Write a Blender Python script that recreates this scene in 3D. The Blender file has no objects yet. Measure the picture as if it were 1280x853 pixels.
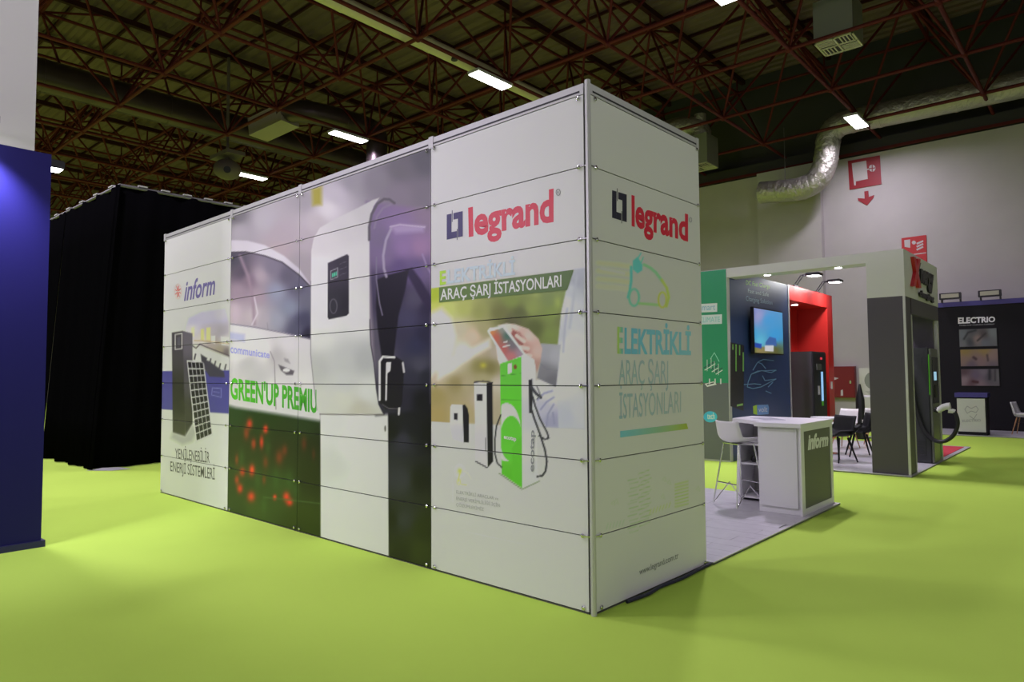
import bpy, bmesh, math, random
import numpy as np
from mathutils import Matrix, Vector
random.seed(7)

# ------------------------------------------------------------------ camera, world, exposure
# world frame: the exhibition hall's own axes, X to the right aisle, Y towards the tall white wall
YH = math.radians(41.5)
FPX, PIT, ROL, EYE = 857.43, .0499, .0064, 1.5854
sc = bpy.context.scene
cam_d = bpy.data.cameras.new('camera'); cam = bpy.data.objects.new('camera', cam_d)
sc.collection.objects.link(cam); sc.camera = cam
cam_d.sensor_width = 36.0; cam_d.lens = FPX / 1280 * 36
cam_d.clip_start = .05; cam_d.clip_end = 200
cp, sp, cr, sr = math.cos(PIT), math.sin(PIT), math.cos(ROL), math.sin(ROL)
R0 = Vector((1, 0, 0)); U0 = Vector((0, -sp, cp)); FW = Vector((0, cp, sp))
RR = R0 * cr - U0 * sr; UU = R0 * sr + U0 * cr
M3 = Matrix((RR, UU, -FW)).transposed()
cam.matrix_world = Matrix.Translation((0, 0, EYE)) @ (Matrix.Rotation(YH, 3, 'Z') @ M3).to_4x4()

world = bpy.data.worlds.new('hall_air'); sc.world = world; world.use_nodes = True
world.node_tree.nodes['Background'].inputs[0].default_value = (.9, .95, 1, 1)
world.node_tree.nodes['Background'].inputs[1].default_value = .02
sc.view_settings.view_transform = 'Standard'; sc.view_settings.look = 'None'
sc.view_settings.gamma = 1; sc.view_settings.use_curve_mapping = False
sc.view_settings.exposure = 0.0
try:
    sc.cycles.max_bounces = 6; sc.cycles.diffuse_bounces = 4; sc.cycles.glossy_bounces = 3
    sc.cycles.use_denoising = True; sc.cycles.sample_clamp_indirect = 4
    sc.cycles.caustics_reflective = False; sc.cycles.caustics_refractive = False
except Exception: pass
LAMP_W = 212.0      # each high-bay hall lamp
LAMP_C = (.99, .865, 1.12)
FILL_W = 48.0     # added fill lamps behind the camera

# ------------------------------------------------------------------ helpers
COL = sc.collection
def lin(c):
    c = np.asarray(c, float) / 255
    return np.where(c <= .04045, c / 12.92, ((c + .055) / 1.055) ** 2.4)
def hexc(c): return tuple(float(x) for x in lin(c)) + (1,)

MATS = {}
def mat(name, col, rough=.6, metal=0., emit=None, strength=0, noise=0, scale=20, bump=0, spec=.5, attr=None, coat=0):
    if name in MATS: return MATS[name]
    m = bpy.data.materials.new(name); m.use_nodes = True
    nt = m.node_tree; b = nt.nodes['Principled BSDF']
    b.inputs['Roughness'].default_value = rough; b.inputs['Metallic'].default_value = metal
    b.inputs['Specular IOR Level'].default_value = spec
    b.inputs['Coat Weight'].default_value = coat
    c = tuple(col[:3]) + (1,)
    b.inputs['Base Color'].default_value = c
    if attr:
        a = nt.nodes.new('ShaderNodeAttribute'); a.attribute_name = attr
        nt.links.new(a.outputs['Color'], b.inputs['Base Color'])
        if emit:
            nt.links.new(a.outputs['Color'], b.inputs['Emission Color']); b.inputs['Emission Strength'].default_value = strength
    elif emit is not None:
        b.inputs['Emission Color'].default_value = tuple(emit[:3]) + (1,); b.inputs['Emission Strength'].default_value = strength
    if noise or bump:
        tc = nt.nodes.new('ShaderNodeTexCoord'); n = nt.nodes.new('ShaderNodeTexNoise')
        n.inputs['Scale'].default_value = scale; n.inputs['Detail'].default_value = 6
        nt.links.new(tc.outputs['Object'], n.inputs['Vector'])
        if noise and not attr:
            r = nt.nodes.new('ShaderNodeValToRGB')
            r.color_ramp.elements[0].position = .3; r.color_ramp.elements[1].position = .7
            r.color_ramp.elements[0].color = tuple(x * (1 - noise) for x in c[:3]) + (1,)
            r.color_ramp.elements[1].color = tuple(min(1, x * (1 + noise)) for x in c[:3]) + (1,)
            nt.links.new(n.outputs['Fac'], r.inputs['Fac']); nt.links.new(r.outputs['Color'], b.inputs['Base Color'])
        if bump:
            bp = nt.nodes.new('ShaderNodeBump'); bp.inputs['Strength'].default_value = bump; bp.inputs['Distance'].default_value = .02
            nt.links.new(n.outputs['Fac'], bp.inputs['Height']); nt.links.new(bp.outputs['Normal'], b.inputs['Normal'])
    MATS[name] = m; return m

def link(o, parent=None):
    COL.objects.link(o)
    if parent is not None:
        o.parent = parent
        chain = Vector((0, 0, 0)); p = parent
        while p is not None:
            chain += p.location; p = p.parent
        if not parent.get('_local'):
            o.matrix_parent_inverse = Matrix.Translation(-chain) if parent.parent is None else Matrix.Identity(4)
    return o
def meshobj(name, V, Fc, m, parent=None, smooth=False, me=None):
    if me is None:
        me = bpy.data.meshes.new(name); me.from_pydata([tuple(v) for v in V], [], Fc); me.update()
        if m is not None:
            for k in (m if isinstance(m, (list, tuple)) else [m]): me.materials.append(k)
        if smooth: me.shade_smooth()
    return link(bpy.data.objects.new(name, me), parent)
def tag(o, label=None, cat=None, group=None, kind=None):
    if label: o['label'] = label
    if cat: o['category'] = cat
    if group: o['group'] = group
    if kind: o['kind'] = kind
    return o
def thing(name, loc, label, cat, group=None, local=False):
    e = bpy.data.objects.new(name, None); e.location = loc; e.empty_display_size = .2; COL.objects.link(e)
    if local: e['_local'] = 1
    return tag(e, label, cat, group)

class MB:
    """collects simple solids for ONE mesh object"""
    def __init__(s): s.v = []; s.f = []; s.mi = []
    def add(s, V, Fc, mi=0):
        k = len(s.v); s.v += [tuple(p) for p in V]; s.f += [tuple(i + k for i in f) for f in Fc]; s.mi += [mi] * len(Fc); return s
    def box(s, x0, x1, y0, y1, z0, z1, mi=0, ch=0):
        x0, x1 = min(x0, x1), max(x0, x1); y0, y1 = min(y0, y1), max(y0, y1); z0, z1 = min(z0, z1), max(z0, z1)
        if ch:
            bm = bmesh.new(); bmesh.ops.create_cube(bm, size=1)
            for q in bm.verts: q.co = Vector(((x0 + x1) / 2 + q.co.x * (x1 - x0), (y0 + y1) / 2 + q.co.y * (y1 - y0), (z0 + z1) / 2 + q.co.z * (z1 - z0)))
            bmesh.ops.bevel(bm, geom=bm.edges[:], offset=ch, segments=2, affect='EDGES')
            bm.verts.ensure_lookup_table()
            s.add([q.co for q in bm.verts], [[q.index for q in f.verts] for f in bm.faces], mi); bm.free(); return s
        V = [(x, y, z) for z in (z0, z1) for y in (y0, y1) for x in (x0, x1)]
        return s.add(V, [(0, 2, 3, 1), (4, 5, 7, 6), (0, 1, 5, 4), (2, 6, 7, 3), (0, 4, 6, 2), (1, 3, 7, 5)], mi)
    def tube(s, pts, r, n=10, mi=0, cap=True):
        P = [Vector(p) for p in pts]; rs = r if isinstance(r, (list, tuple)) else [r] * len(P)
        rings = []; prev = None
        for i, p in enumerate(P):
            d = (P[min(i + 1, len(P) - 1)] - P[max(i - 1, 0)]).normalized()
            if prev is None:
                a = Vector((0, 0, 1)) if abs(d.z) < .9 else Vector((1, 0, 0)); e1 = d.cross(a).normalized()
            else:
                e1 = (prev - d * prev.dot(d)).normalized()
            prev = e1; e2 = d.cross(e1)
            rings.append([p + (e1 * math.cos(t) + e2 * math.sin(t)) * rs[i] for t in [2 * math.pi * k / n for k in range(n)]])
        V = [q for r_ in rings for q in r_]; Fc = []
        for i in range(len(P) - 1):
            for k in range(n):
                Fc.append((i * n + k, i * n + (k + 1) % n, (i + 1) * n + (k + 1) % n, (i + 1) * n + k))
        if cap: Fc += [tuple(range(n))[::-1], tuple((len(P) - 1) * n + k for k in range(n))]
        return s.add(V, Fc, mi)
    def prism(s, poly, z0, z1, mi=0):
        n = len(poly); V = [(x, y, z0) for x, y in poly] + [(x, y, z1) for x, y in poly]
        return s.add(V, [tuple(range(n))[::-1], tuple(range(n, 2 * n))] + [(i, (i + 1) % n, n + (i + 1) % n, n + i) for i in range(n)], mi)
    def build(s, name, m, parent=None, smooth=False, label=None):
        me = bpy.data.meshes.new(name); me.from_pydata(s.v, [], s.f)
        for k in (m if isinstance(m, (list, tuple)) else [m]): me.materials.append(k)
        me.polygons.foreach_set('material_index', s.mi); me.update()
        if smooth:
            me.shade_smooth()
            try: me.set_sharp_from_angle(angle=math.radians(40))
            except Exception: pass
        o = link(bpy.data.objects.new(name, me), parent)
        if label: o['label'] = label
        return o
def box(name, x0, x1, y0, y1, z0, z1, m, parent=None, ch=0, label=None):
    return MB().box(x0, x1, y0, y1, z0, z1, ch=ch).build(name, m, parent, label=label)
def tube(name, pts, r, m, parent=None, n=10, label=None):
    return MB().tube(pts, r, n).build(name, m, parent, smooth=True, label=label)
def arc(pts, n=6):
    """round the corners of a poly-line (Catmull-Rom)"""
    P = [Vector(p) for p in pts]; P = [P[0] * 2 - P[1]] + P + [P[-1] * 2 - P[-2]]; out = []
    for i in range(1, len(P) - 2):
        for k in range(n):
            t = k / n; a, b, c, d = P[i - 1], P[i], P[i + 1], P[i + 2]
            out.append(.5 * ((2 * b) + (c - a) * t + (2 * a - 5 * b + 4 * c - d) * t * t + (3 * b - a - 3 * c + d) * t ** 3))
    out.append(P[-2]); return out

# survey geometry: photograph point <-> point on a known plane of the hall
CY, SY = math.cos(YH), math.sin(YH)
def ray(px, py):
    x = (np.asarray(px, float) - 640) / FPX; y = (426.5 - np.asarray(py, float)) / FPX
    x, y = x * cr + y * sr, -x * sr + y * cr
    X, Y, Z = x, cp - sp * y, sp + cp * y
    return X * CY - Y * SY, X * SY + Y * CY, Z
def survey(X, Y, Z):
    X, Y, Z = np.asarray(X, float), np.asarray(Y, float), np.asarray(Z, float) - EYE
    x0 = X * CY + Y * SY; y0 = -X * SY + Y * CY
    d = y0 * cp + Z * sp; u = -y0 * sp + Z * cp
    x, y = x0 / d, u / d
    x, y = x * cr - y * sr, x * sr + y * cr
    return 640 + FPX * x, 426.5 - FPX * y
class Plane:
    """vertical plane through (ox,oy) running along unit (dx,dy); coordinates (s along, z up); n = outward side"""
    def __init__(s, ox, oy, dx, dy, nx, ny): s.o = (ox, oy); s.d = (dx, dy); s.n = (nx, ny)
    def from_px(s, px, py):
        a, b, c = ray(px, py)
        k = (s.n[0] * s.o[0] + s.n[1] * s.o[1]) / (s.n[0] * a + s.n[1] * b)
        x, y, z = a * k, b * k, c * k + EYE
        return (x - s.o[0]) * s.d[0] + (y - s.o[1]) * s.d[1], z
    def xyz(s, t, z, off=0):
        return s.o[0] + s.d[0] * t + s.n[0] * off, s.o[1] + s.d[1] * t + s.n[1] * off, z

# ---- text outlines from Blender's built-in font
_TC = {}
def text_tris(txt, bold=0., shear=0., space=1.):
    key = (txt, bold, shear, space)
    if key in _TC: return _TC[key]
    cu = bpy.data.curves.new('lettering', 'FONT'); cu.body = txt; cu.size = 1; cu.offset = bold; cu.shear = shear; cu.space_character = space
    cu.resolution_u = 3
    o = bpy.data.objects.new('lettering', cu); COL.objects.link(o)
    dg = bpy.context.evaluated_depsgraph_get(); dg.update()
    me = o.evaluated_get(dg).to_mesh(); me.calc_loop_triangles()
    V = np.array([v.co[:2] for v in me.vertices]); T = np.array([t.vertices[:] for t in me.loop_triangles])
    bpy.data.objects.remove(o); bpy.data.curves.remove(cu)
    _TC[key] = (V, T); return V, T
CAP = None
def text_unit(txt, bold=0., shear=0., space=1., ref='H'):
    """triangles in a unit box: x 0..1 over the ink, y 0 baseline, 1 = height of ref"""
    V, T = text_tris(txt, bold, shear, space); R, _ = text_tris(ref)
    x0, x1 = V[:, 0].min(), V[:, 0].max(); h = R[:, 1].max()
    return np.stack([(V[:, 0] - x0) / (x1 - x0), V[:, 1] / h], 1), T
def quadmap(uv, q):
    """q: TL,TR,BR,BL"""
    q = np.array(q, float); u = uv[:, :1]; v = uv[:, 1:]
    return (q[3] * (1 - u) + q[2] * u) * (1 - v) + (q[0] * (1 - u) + q[1] * u) * v

M_PRINT = mat('printed_board', (.8, .8, .8), .38, attr='Col', spec=.4)
M_PRINTM = mat('printed_matt', (.8, .8, .8), .7, attr='Col', spec=.3)

def earclip(poly):
    from mathutils.geometry import tessellate_polygon
    return tessellate_polygon([[Vector((p[0], p[1], 0)) for p in poly]])
def stroke_tris(pts, w):
    P = np.array(pts, float); T = []; V = []
    for a, b in zip(P[:-1], P[1:]):
        d = b - a; L = np.hypot(*d) or 1; n = np.array([-d[1], d[0]]) / L * w / 2; e = d / L * w * .25
        k = len(V); V += [a + n - e, b + n + e, b - n + e, a - n - e]; T += [(k, k + 1, k + 2), (k, k + 2, k + 3)]
    return np.array(V), T
def ellipse(cx, cy, rx, ry, n=24): return [(cx + rx * math.cos(2 * math.pi * k / n), cy + ry * math.sin(2 * math.pi * k / n)) for k in range(n)]

class Decals:
    """flat print on a vertical plane; every decal is cut along the board joints"""
    def __init__(s, plane, white, white_alb=.8): s.p = plane; s.items = []; s.white = lin(white); s.wa = white_alb
    def alb(s, c): return np.clip(lin(c) / s.white * s.wa, 0, .9)
    def tris(s, V, T, col, col2=None, smin=-1e9):
        V = np.array(V, float)
        S, Z = s.p.from_px(V[:, 0], V[:, 1])
        if col2 is not None:
            t = (V[:, :1] - V[:, 0].min()) / max(1e-6, np.ptp(V[:, 0])); C = s.alb(col) * (1 - t) + s.alb(col2) * t
        else: C = np.repeat(s.alb(col)[None], len(V), 0)
        s.items.append((np.stack([S, Z], 1), C, [tuple(t) for t in T], smin))
    def poly(s, pts, col, col2=None): s.tris(pts, earclip(pts), col, col2)
    def line(s, pts, w, col, col2=None): V, T = stroke_tris(pts, w); s.tris(V, T, col, col2)
    def text(s, txt, q, col, col2=None, bold=0., shear=0., ref='H', clipx=None):
        V, T = text_unit(txt, bold, shear, ref=ref); P = quadmap(V, q)
        s.tris(P, T, col, col2, float(s.p.from_px(clipx, P[:, 1].mean())[0]) if clipx else -1e9)
    def mesh_for(s, rect=None, off=.0006, step=.00012):
        V = []; C = []; Fc = []
        for li, (P, K, T, smin) in enumerate(s.items):
            o = off + step * li
            if rect:
                if P[:, 0].max() < rect[0] or P[:, 0].min() > rect[1] or P[:, 1].max() < rect[2] or P[:, 1].min() > rect[3]: continue
            for t in T:
                poly = [np.concatenate([P[i], K[i]]) for i in t]
                if rect:
                    for ax, lim, sg in ((0, max(rect[0], smin), 1), (0, rect[1], -1), (1, rect[2], 1), (1, rect[3], -1)):
                        out = []
                        for i in range(len(poly)):
                            a, b = poly[i - 1], poly[i]; ia = (a[ax] - lim) * sg >= 0; ib = (b[ax] - lim) * sg >= 0
                            if ia != ib: out.append(a + (b - a) * ((lim - a[ax]) / (b[ax] - a[ax])))
                            if ib: out.append(b)
                        poly = out
                        if len(poly) < 3: break
                if len(poly) < 3: continue
                k = len(V)
                for q in poly: V.append(s.p.xyz(q[0], q[1], o)); C.append(tuple(q[2:5]) + (1,))
                Fc.append(tuple(range(k, k + len(poly))))
        return V, Fc, C
    def build(s, name, parent, rect=None, m=None, off=.0006):
        V, Fc, C = s.mesh_for(rect, off)
        if not Fc: return None
        o = meshobj(name, V, Fc, m or M_PRINT, parent)
        a = o.data.color_attributes.new('Col', 'FLOAT_COLOR', 'POINT'); a.data.foreach_set('color', np.array(C, 'f').ravel())
        return o

class Paint:
    """soft printed artwork, evaluated at the survey coordinates of each grid point of a board"""
    def __init__(s): s.ops = []
    def fill(s, poly, cps, f=1.0, sig=28): s.ops.append(('poly', np.array(poly, float), cps, f, sig)); return s
    def line(s, pts, w, col, f=1.0): s.ops.append(('line', np.array(pts, float), w, col, f)); return s
    def blob(s, x, y, rx, ry, col, a=1.): s.ops.append(('blob', x, y, rx, ry, col, a)); return s
    @staticmethod
    def field(cps, X, Y, sig):
        if isinstance(cps[0], (int, float, np.number)): return np.array(cps, float)[None] * np.ones((len(X), 1))
        W = np.zeros(len(X)); A = np.zeros((len(X), 3))
        for (x, y, c) in cps:
            d2 = (X - x) ** 2 + (Y - y) ** 2; w = 1 / (d2 + 20.) ** 1.6
            W += w; A += w[:, None] * np.array(c, float)
        return A / W[:, None]
    def eval(s, X, Y, base):
        C = np.repeat(np.array(base, float)[None], len(X), 0)
        for op in s.ops:
            if op[0] == 'poly':
                _, P, cps, f, sig = op
                m = (X > P[:, 0].min() - 4 * f) & (X < P[:, 0].max() + 4 * f) & (Y > P[:, 1].min() - 4 * f) & (Y < P[:, 1].max() + 4 * f)
                if not m.any(): continue
                x, y = X[m], Y[m]; ins = np.zeros(len(x), bool); D = np.full(len(x), 1e9)
                for i in range(len(P)):
                    a, b = P[i - 1], P[i]
                    with np.errstate(divide='ignore', invalid='ignore'):
                        cr_ = ((a[1] > y) != (b[1] > y)) & (x < (b[0] - a[0]) * (y - a[1]) / (b[1] - a[1]) + a[0])
                    ins ^= cr_
                    d = b - a; L = (d @ d) or 1; t = np.clip(((x - a[0]) * d[0] + (y - a[1]) * d[1]) / L, 0, 1)
                    D = np.minimum(D, np.hypot(x - a[0] - t * d[0], y - a[1] - t * d[1]))
                sd = np.where(ins, D, -D); al = np.clip(sd / (2 * f) + .5, 0, 1)[:, None]
                C[m] = C[m] * (1 - al) + s.field(cps, x, y, sig) * al
            elif op[0] == 'line':
                _, P, w, col, f = op
                m = (X > P[:, 0].min() - w - 3 * f) & (X < P[:, 0].max() + w + 3 * f) & (Y > P[:, 1].min() - w - 3 * f) & (Y < P[:, 1].max() + w + 3 * f)
                if not m.any(): continue
                x, y = X[m], Y[m]; D = np.full(len(x), 1e9)
                for a, b in zip(P[:-1], P[1:]):
                    d = b - a; L = (d @ d) or 1; t = np.clip(((x - a[0]) * d[0] + (y - a[1]) * d[1]) / L, 0, 1)
                    D = np.minimum(D, np.hypot(x - a[0] - t * d[0], y - a[1] - t * d[1]))
                al = np.clip((w / 2 - D) / (2 * f) + .5, 0, 1)[:, None]
                C[m] = C[m] * (1 - al) + np.array(col, float) * al
            else:
                _, bx, by, rx, ry, col, a = op
                g = (np.exp(-((X - bx) / rx) ** 2 - ((Y - by) / ry) ** 2) * a)[:, None]
                C = C * (1 - g) + np.array(col, float) * g
        return C

# ------------------------------------------------------------------ shared materials
M_ALU = mat('brushed_aluminium', (.60, .60, .60), .4, .3)
M_CHROME = mat('chrome', (.75, .75, .76), .15, 1)
M_DARK = mat('dark_slot', (.02, .02, .022), .6)
M_WHITE = mat('white_laminate', (.78, .78, .79), .4)
M_WHITEWALL = mat('white_painted_wall', (.50, .48, .46), .8, noise=.04, scale=1.2)
M_BLACK = mat('black_plastic', (.012, .012, .014), .45)
M_BLACKW = mat('black_painted_board', (.009, .0085, .011), .65, spec=.25)
M_GREYM = mat('grey_metal', (.15, .15, .14), .5, .5)
M_CHAIRW = mat('white_plastic', (.75, .75, .73), .4)
M_WOOD = mat('pale_wood', (.45, .25, .12), .5, noise=.2, scale=30)

def carpet():
    m = bpy.data.materials.new('lime_carpet'); m.use_nodes = True; nt = m.node_tree; b = nt.nodes['Principled BSDF']
    b.inputs['Roughness'].default_value = .95; b.inputs['Specular IOR Level'].default_value = .15
    tc = nt.nodes.new('ShaderNodeTexCoord')
    n1 = nt.nodes.new('ShaderNodeTexNoise'); n1.inputs['Scale'].default_value = .55; n1.inputs['Detail'].default_value = 4
    n2 = nt.nodes.new('ShaderNodeTexNoise'); n2.inputs['Scale'].default_value = 260; n2.inputs['Detail'].default_value = 3
    mx = nt.nodes.new('ShaderNodeMath'); mx.operation = 'MULTIPLY_ADD'; mx.inputs[1].default_value = .65; mx.inputs[2].default_value = .18
    ad = nt.nodes.new('ShaderNodeMath'); ad.operation = 'MULTIPLY_ADD'; ad.inputs[1].default_value = .35
    r = nt.nodes.new('ShaderNodeValToRGB')
    r.color_ramp.elements[0].position = .35; r.color_ramp.elements[0].color = (.40, .61, .076, 1)
    r.color_ramp.elements[1].position = .7; r.color_ramp.elements[1].color = (.46, .69, .092, 1)
    for n in (n1, n2): nt.links.new(tc.outputs['Object'], n.inputs['Vector'])
    nt.links.new(n1.outputs['Fac'], mx.inputs[0]); nt.links.new(n2.outputs['Fac'], ad.inputs[0]); nt.links.new(mx.outputs[0], ad.inputs[2])
    nt.links.new(ad.outputs[0], r.inputs['Fac']); nt.links.new(r.outputs['Color'], b.inputs['Base Color'])
    bp = nt.nodes.new('ShaderNodeBump'); bp.inputs['Strength'].default_value = .25; bp.inputs['Distance'].default_value = .004
    nt.links.new(n2.outputs['Fac'], bp.inputs['Height']); nt.links.new(bp.outputs['Normal'], b.inputs['Normal'])
    return m

# ------------------------------------------------------------------ the hall shell
X0, X1, Y0, Y1 = -52., 14., -16., 23.7
ROOF = 12.3
tag(box('floor', X0, X1, Y0, Y1 + .3, -.2, 0, carpet()), kind='structure')
m_roof = mat('roof_sheet', (.155, .108, .088), .8, noise=.12, scale=.5)
V = []; Fc = []; y = Y0; k = 0; per = .36
prof = [(0, 0), (.12, 0), (.17, .06), (.30, .06)]
while y < Y1:
    for dy, dz in prof:
        for x in (X0, X1): V.append((x, y + dy, ROOF - dz))
    y += per
for i in range(len(V) // 2 - 1): Fc.append((2 * i, 2 * i + 1, 2 * i + 3, 2 * i + 2))
tag(meshobj('ceiling', V, Fc, m_roof), kind='structure')
tag(box('wall_right', X0, X1, Y1, Y1 + .3, 0, 8.56, M_WHITEWALL), kind='structure')
M_DW = mat('dark_upper_wall', (.045, .045, .038), .8)
tag(box('wall_upper', X0, X1, Y1 + .5, Y1 + .7, 8.56, ROOF + .2, M_DW), kind='structure')
tag(box('wall_far', X0 - .3, X0, Y0, Y1 + .3, 0, ROOF, mat('far_wall', (.25, .24, .2), .8)), kind='structure')
tag(box('wall_back', X0, X1, Y0 - .3, Y0, 0, ROOF, mat('back_wall', (.25, .24, .2), .8)), kind='structure')
tag(box('wall_near', X1, X1 + .3, Y0, Y1 + .3, 0, ROOF, MATS['back_wall']), kind='structure')
M_STEEL = mat('oxide_red_steel', (.095, .012, .010), .65, spec=.25)
M_STEELD = mat('dark_red_purlin', (.04, .009, .009), .7, spec=.2)
t1 = tag(box('trim_1', X0, X1, Y1 - .12, Y1 + .12, 8.60, 8.98, mat('dark_steel_beam', (.035, .033, .03), .6)), kind='structure')
tag(box('trim_2', X0, X1, Y1 - .16, Y1 - .121, 8.57, 8.66, M_STEEL), kind='structure')
tag(box('trim_3', -9.25, -7.15, 23.42, 23.7, 0, 8.56, M_WHITEWALL), kind='structure')   # flat pilaster of the tall wall

# ------------------------------------------------------------------ space frame
UN = lambda i: -(2.43 + 2.935 * i)
VN = lambda j: 3.65 + 3.0 * j
ZB, ZT = 8.97, 11.5
fr = thing('roof_space_frame', (-17, 9, ZB), 'dark red steel space frame of crossing chords and braces under the roof', 'roof frame')
cyl = {}
def unit_bar(mname, m, r, n=6):
    b = MB().tube([(0, 0, 0), (0, 0, 1)], r, n); me = bpy.data.meshes.new(mname)
    me.from_pydata(b.v, [], b.f); me.materials.append(m); me.shade_smooth()
    try: me.set_sharp_from_angle(angle=math.radians(70))
    except Exception: pass
    return me
bars = {'chord': [], 'brace': [], 'purlin_post': []}
NI, NJ = range(-4, 15), range(-5, 7)
for i in NI:
    for j in NJ:
        a = Vector((UN(i), VN(j), ZB))
        if i + 1 in NI: bars['chord'].append((a, Vector((UN(i + 1), VN(j), ZB))))
        if j + 1 in NJ: bars['chord'].append((a, Vector((UN(i), VN(j + 1), ZB))))
        else: bars['chord'].append((a, Vector((UN(i), Y1, ZB))))
        for di, dj in ((-.5, -.5), (-.5, .5), (.5, -.5), (.5, .5)):
            if i + di < NI[0] or i + di > NI[-1] or j + dj < NJ[0]: continue
            bars['brace'].append((a, Vector((UN(i + di), VN(j + dj), ZT))))
        if i + 1 in NI:
            t = Vector((UN(i + .5), VN(j + .5), ZT))
            if i + 2 in NI: bars['chord'].append((t, Vector((UN(i + 1.5), VN(j + .5), ZT))))
            if j + 1 in NJ: bars['chord'].append((t, Vector((UN(i + .5), VN(j + 1.5), ZT))))
            bars['purlin_post'].append((t, Vector((t.x, t.y, 12.0))))
            # light stays from the middle of the bottom chords up to the purlins
            if j + 1 in NJ:
                mid = Vector((UN(i + .5), VN(j), ZB + .02))
                bars['brace'].append((Vector((UN(i + .5), VN(j + .5), ZT)), Vector((UN(i + .5), VN(j + 1), 12.0))))
def inview(a, b):
    m = (a + b) / 2; px, py = survey(m.x, m.y, m.z); x0 = -m.x * SY + m.y * CY
    return x0 > 0 and -150 < px < 1430 and -200 < py < 450
RAD = {'chord': .048, 'brace': .034, 'purlin_post': .03}
for kind, L in bars.items():
    L.sort(key=lambda ab: (not inview(*ab), ((ab[0] + ab[1]) / 2 - Vector((0, 0, EYE))).length))
    me = unit_bar(kind, M_STEEL, RAD[kind])
    for a, b in L[:300]:
        o = bpy.data.objects.new(kind, me); d = b - a
        COL.objects.link(o); o.parent = fr; o.matrix_parent_inverse = Matrix.Translation(-fr.location)
        o.rotation_mode = 'QUATERNION'; o.rotation_quaternion = d.to_track_quat('Z', 'Y'); o.location = a; o.scale = (1, 1, d.length)
    if len(L) > 300:
        mb = MB()
        for a, b in L[300:]: mb.tube([a, b], RAD[kind], 5, cap=False)
        tag(mb.build('far_' + kind + 's', M_STEEL, fr, smooth=True), kind='stuff')
def ico(r):
    bm = bmesh.new(); bmesh.ops.create_icosphere(bm, subdivisions=1, radius=r); me = bpy.data.meshes.new('node')
    bm.to_mesh(me); bm.free(); me.materials.append(M_STEEL); me.shade_smooth(); return me
ns = [(UN(i), VN(j), ZB) for i in NI for j in NJ] + [(UN(i + .5), VN(j + .5), ZT) for i in NI[:-1] for j in NJ]
ns.sort(key=lambda p: (not inview(Vector(p), Vector(p)), Vector(p).length)); nme = ico(.10)
for p in ns[:300]:
    o = bpy.data.objects.new('node', nme); COL.objects.link(o); o.parent = fr; o.matrix_parent_inverse = Matrix.Translation(-fr.location); o.location = p
# purlins: heavy ones run towards the tall wall, light rails cross them
pr = thing('roof_purlins', (-17, 9, 12.0), 'heavy dark red purlins with thin cross rails just under the corrugated roof', 'purlins')
for i in NI[:-1]:
    x = UN(i + .5); box('purlin', x - .07, x + .07, Y0, Y1, 11.98, 12.14, M_STEELD, pr)
for k in range(26):
    y = Y0 + 1 + k * 1.5
    box('cross_rail', X0 + 3, X1 - .5, y - .03, y + .03, 12.14, 12.22, M_STEELD, pr)

# ------------------------------------------------------------------ hall lamps
M_LAMP = mat('lamp_diffuser', (1, 1, 1), .5, emit=(1, 1, 1), strength=9)
M_LBODY = mat('lamp_body', (.5, .5, .48), .5)
def hall_lamp(x, y, label, group=None, z=8.80, power=LAMP_W):
    t = thing('hall_lamp', (x, y, z), label, 'lamp', group)
    box('lamp_body', x - .19, x + .19, y - .62, y + .62, z, z + .07, M_LBODY, t, ch=.01)
    box('diffuser', x - .165, x + .165, y - .585, y + .585, z - .02, z - .001, M_LAMP, t)
    for s in (-.4, .4): tube('hanger', [(x, y + s, z + .07), (x, y + s, ZB - .02)], .008, M_GREYM, t, 6)
    ld = bpy.data.lights.new('tube_light', 'AREA'); ld.shape = 'RECTANGLE'; ld.size = .33; ld.size_y = 1.17
    ld.energy = power; ld.color = LAMP_C; ld.spread = math.radians(165)
    lo = bpy.data.objects.new('tube_light', ld); lo.location = (x, y, z - .03); COL.objects.link(lo)
    lo.parent = t; lo.matrix_parent_inverse = Matrix.Translation(-t.location)
LL = {(1, 12): 'white ceiling lamp cut by the top edge, left of the diffuser',
      (2, 12): 'long white ceiling lamp beside the pale round pipe, right above the tall booth',
      (3, 12): 'white ceiling lamp below the box of the silver S-shaped duct',
      (4, 12): 'smallest ceiling lamp, next to the round beige outlet above the black curtain',
      (1, 21): 'white ceiling lamp in front of the bent silver duct by the tall white wall'}
UL = [-6.375, -.505, 5.40, 11.26, 17.15, 23.15, 28.845, 34.715, 40.585]
for ui, u in enumerate(UL):
    for v in (-9.4, -.0 + 1.6, 12.0, 21.0):
        key = {2: 1, 3: 2, 4: 3, 5: 4}.get(ui, None)
        k2 = (key, int(v)) if key else None
        if v > 20 and ui != 2 and ui not in (0,): continue
        if v == 12.0 and ui == 2: y = 11.95
        else: y = v + (.1 if v == 21.0 else .0)
        lab = LL.get(k2) if k2 else None
        pw = LAMP_W * (.15 if ui < 2 else ((.5 if v < 5 else 1.9) if ui == 2 else 1)) * (.35 if v > 20 else 1) * (.8 if v < -5 else 1) * (1.6 if v == 1.6 and ui in (3, 4) else 1)
        hall_lamp(-u, y, lab or 'white ceiling lamp of the hall outside the picture', None if lab else 'hall lamps outside the picture', power=pw)

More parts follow.
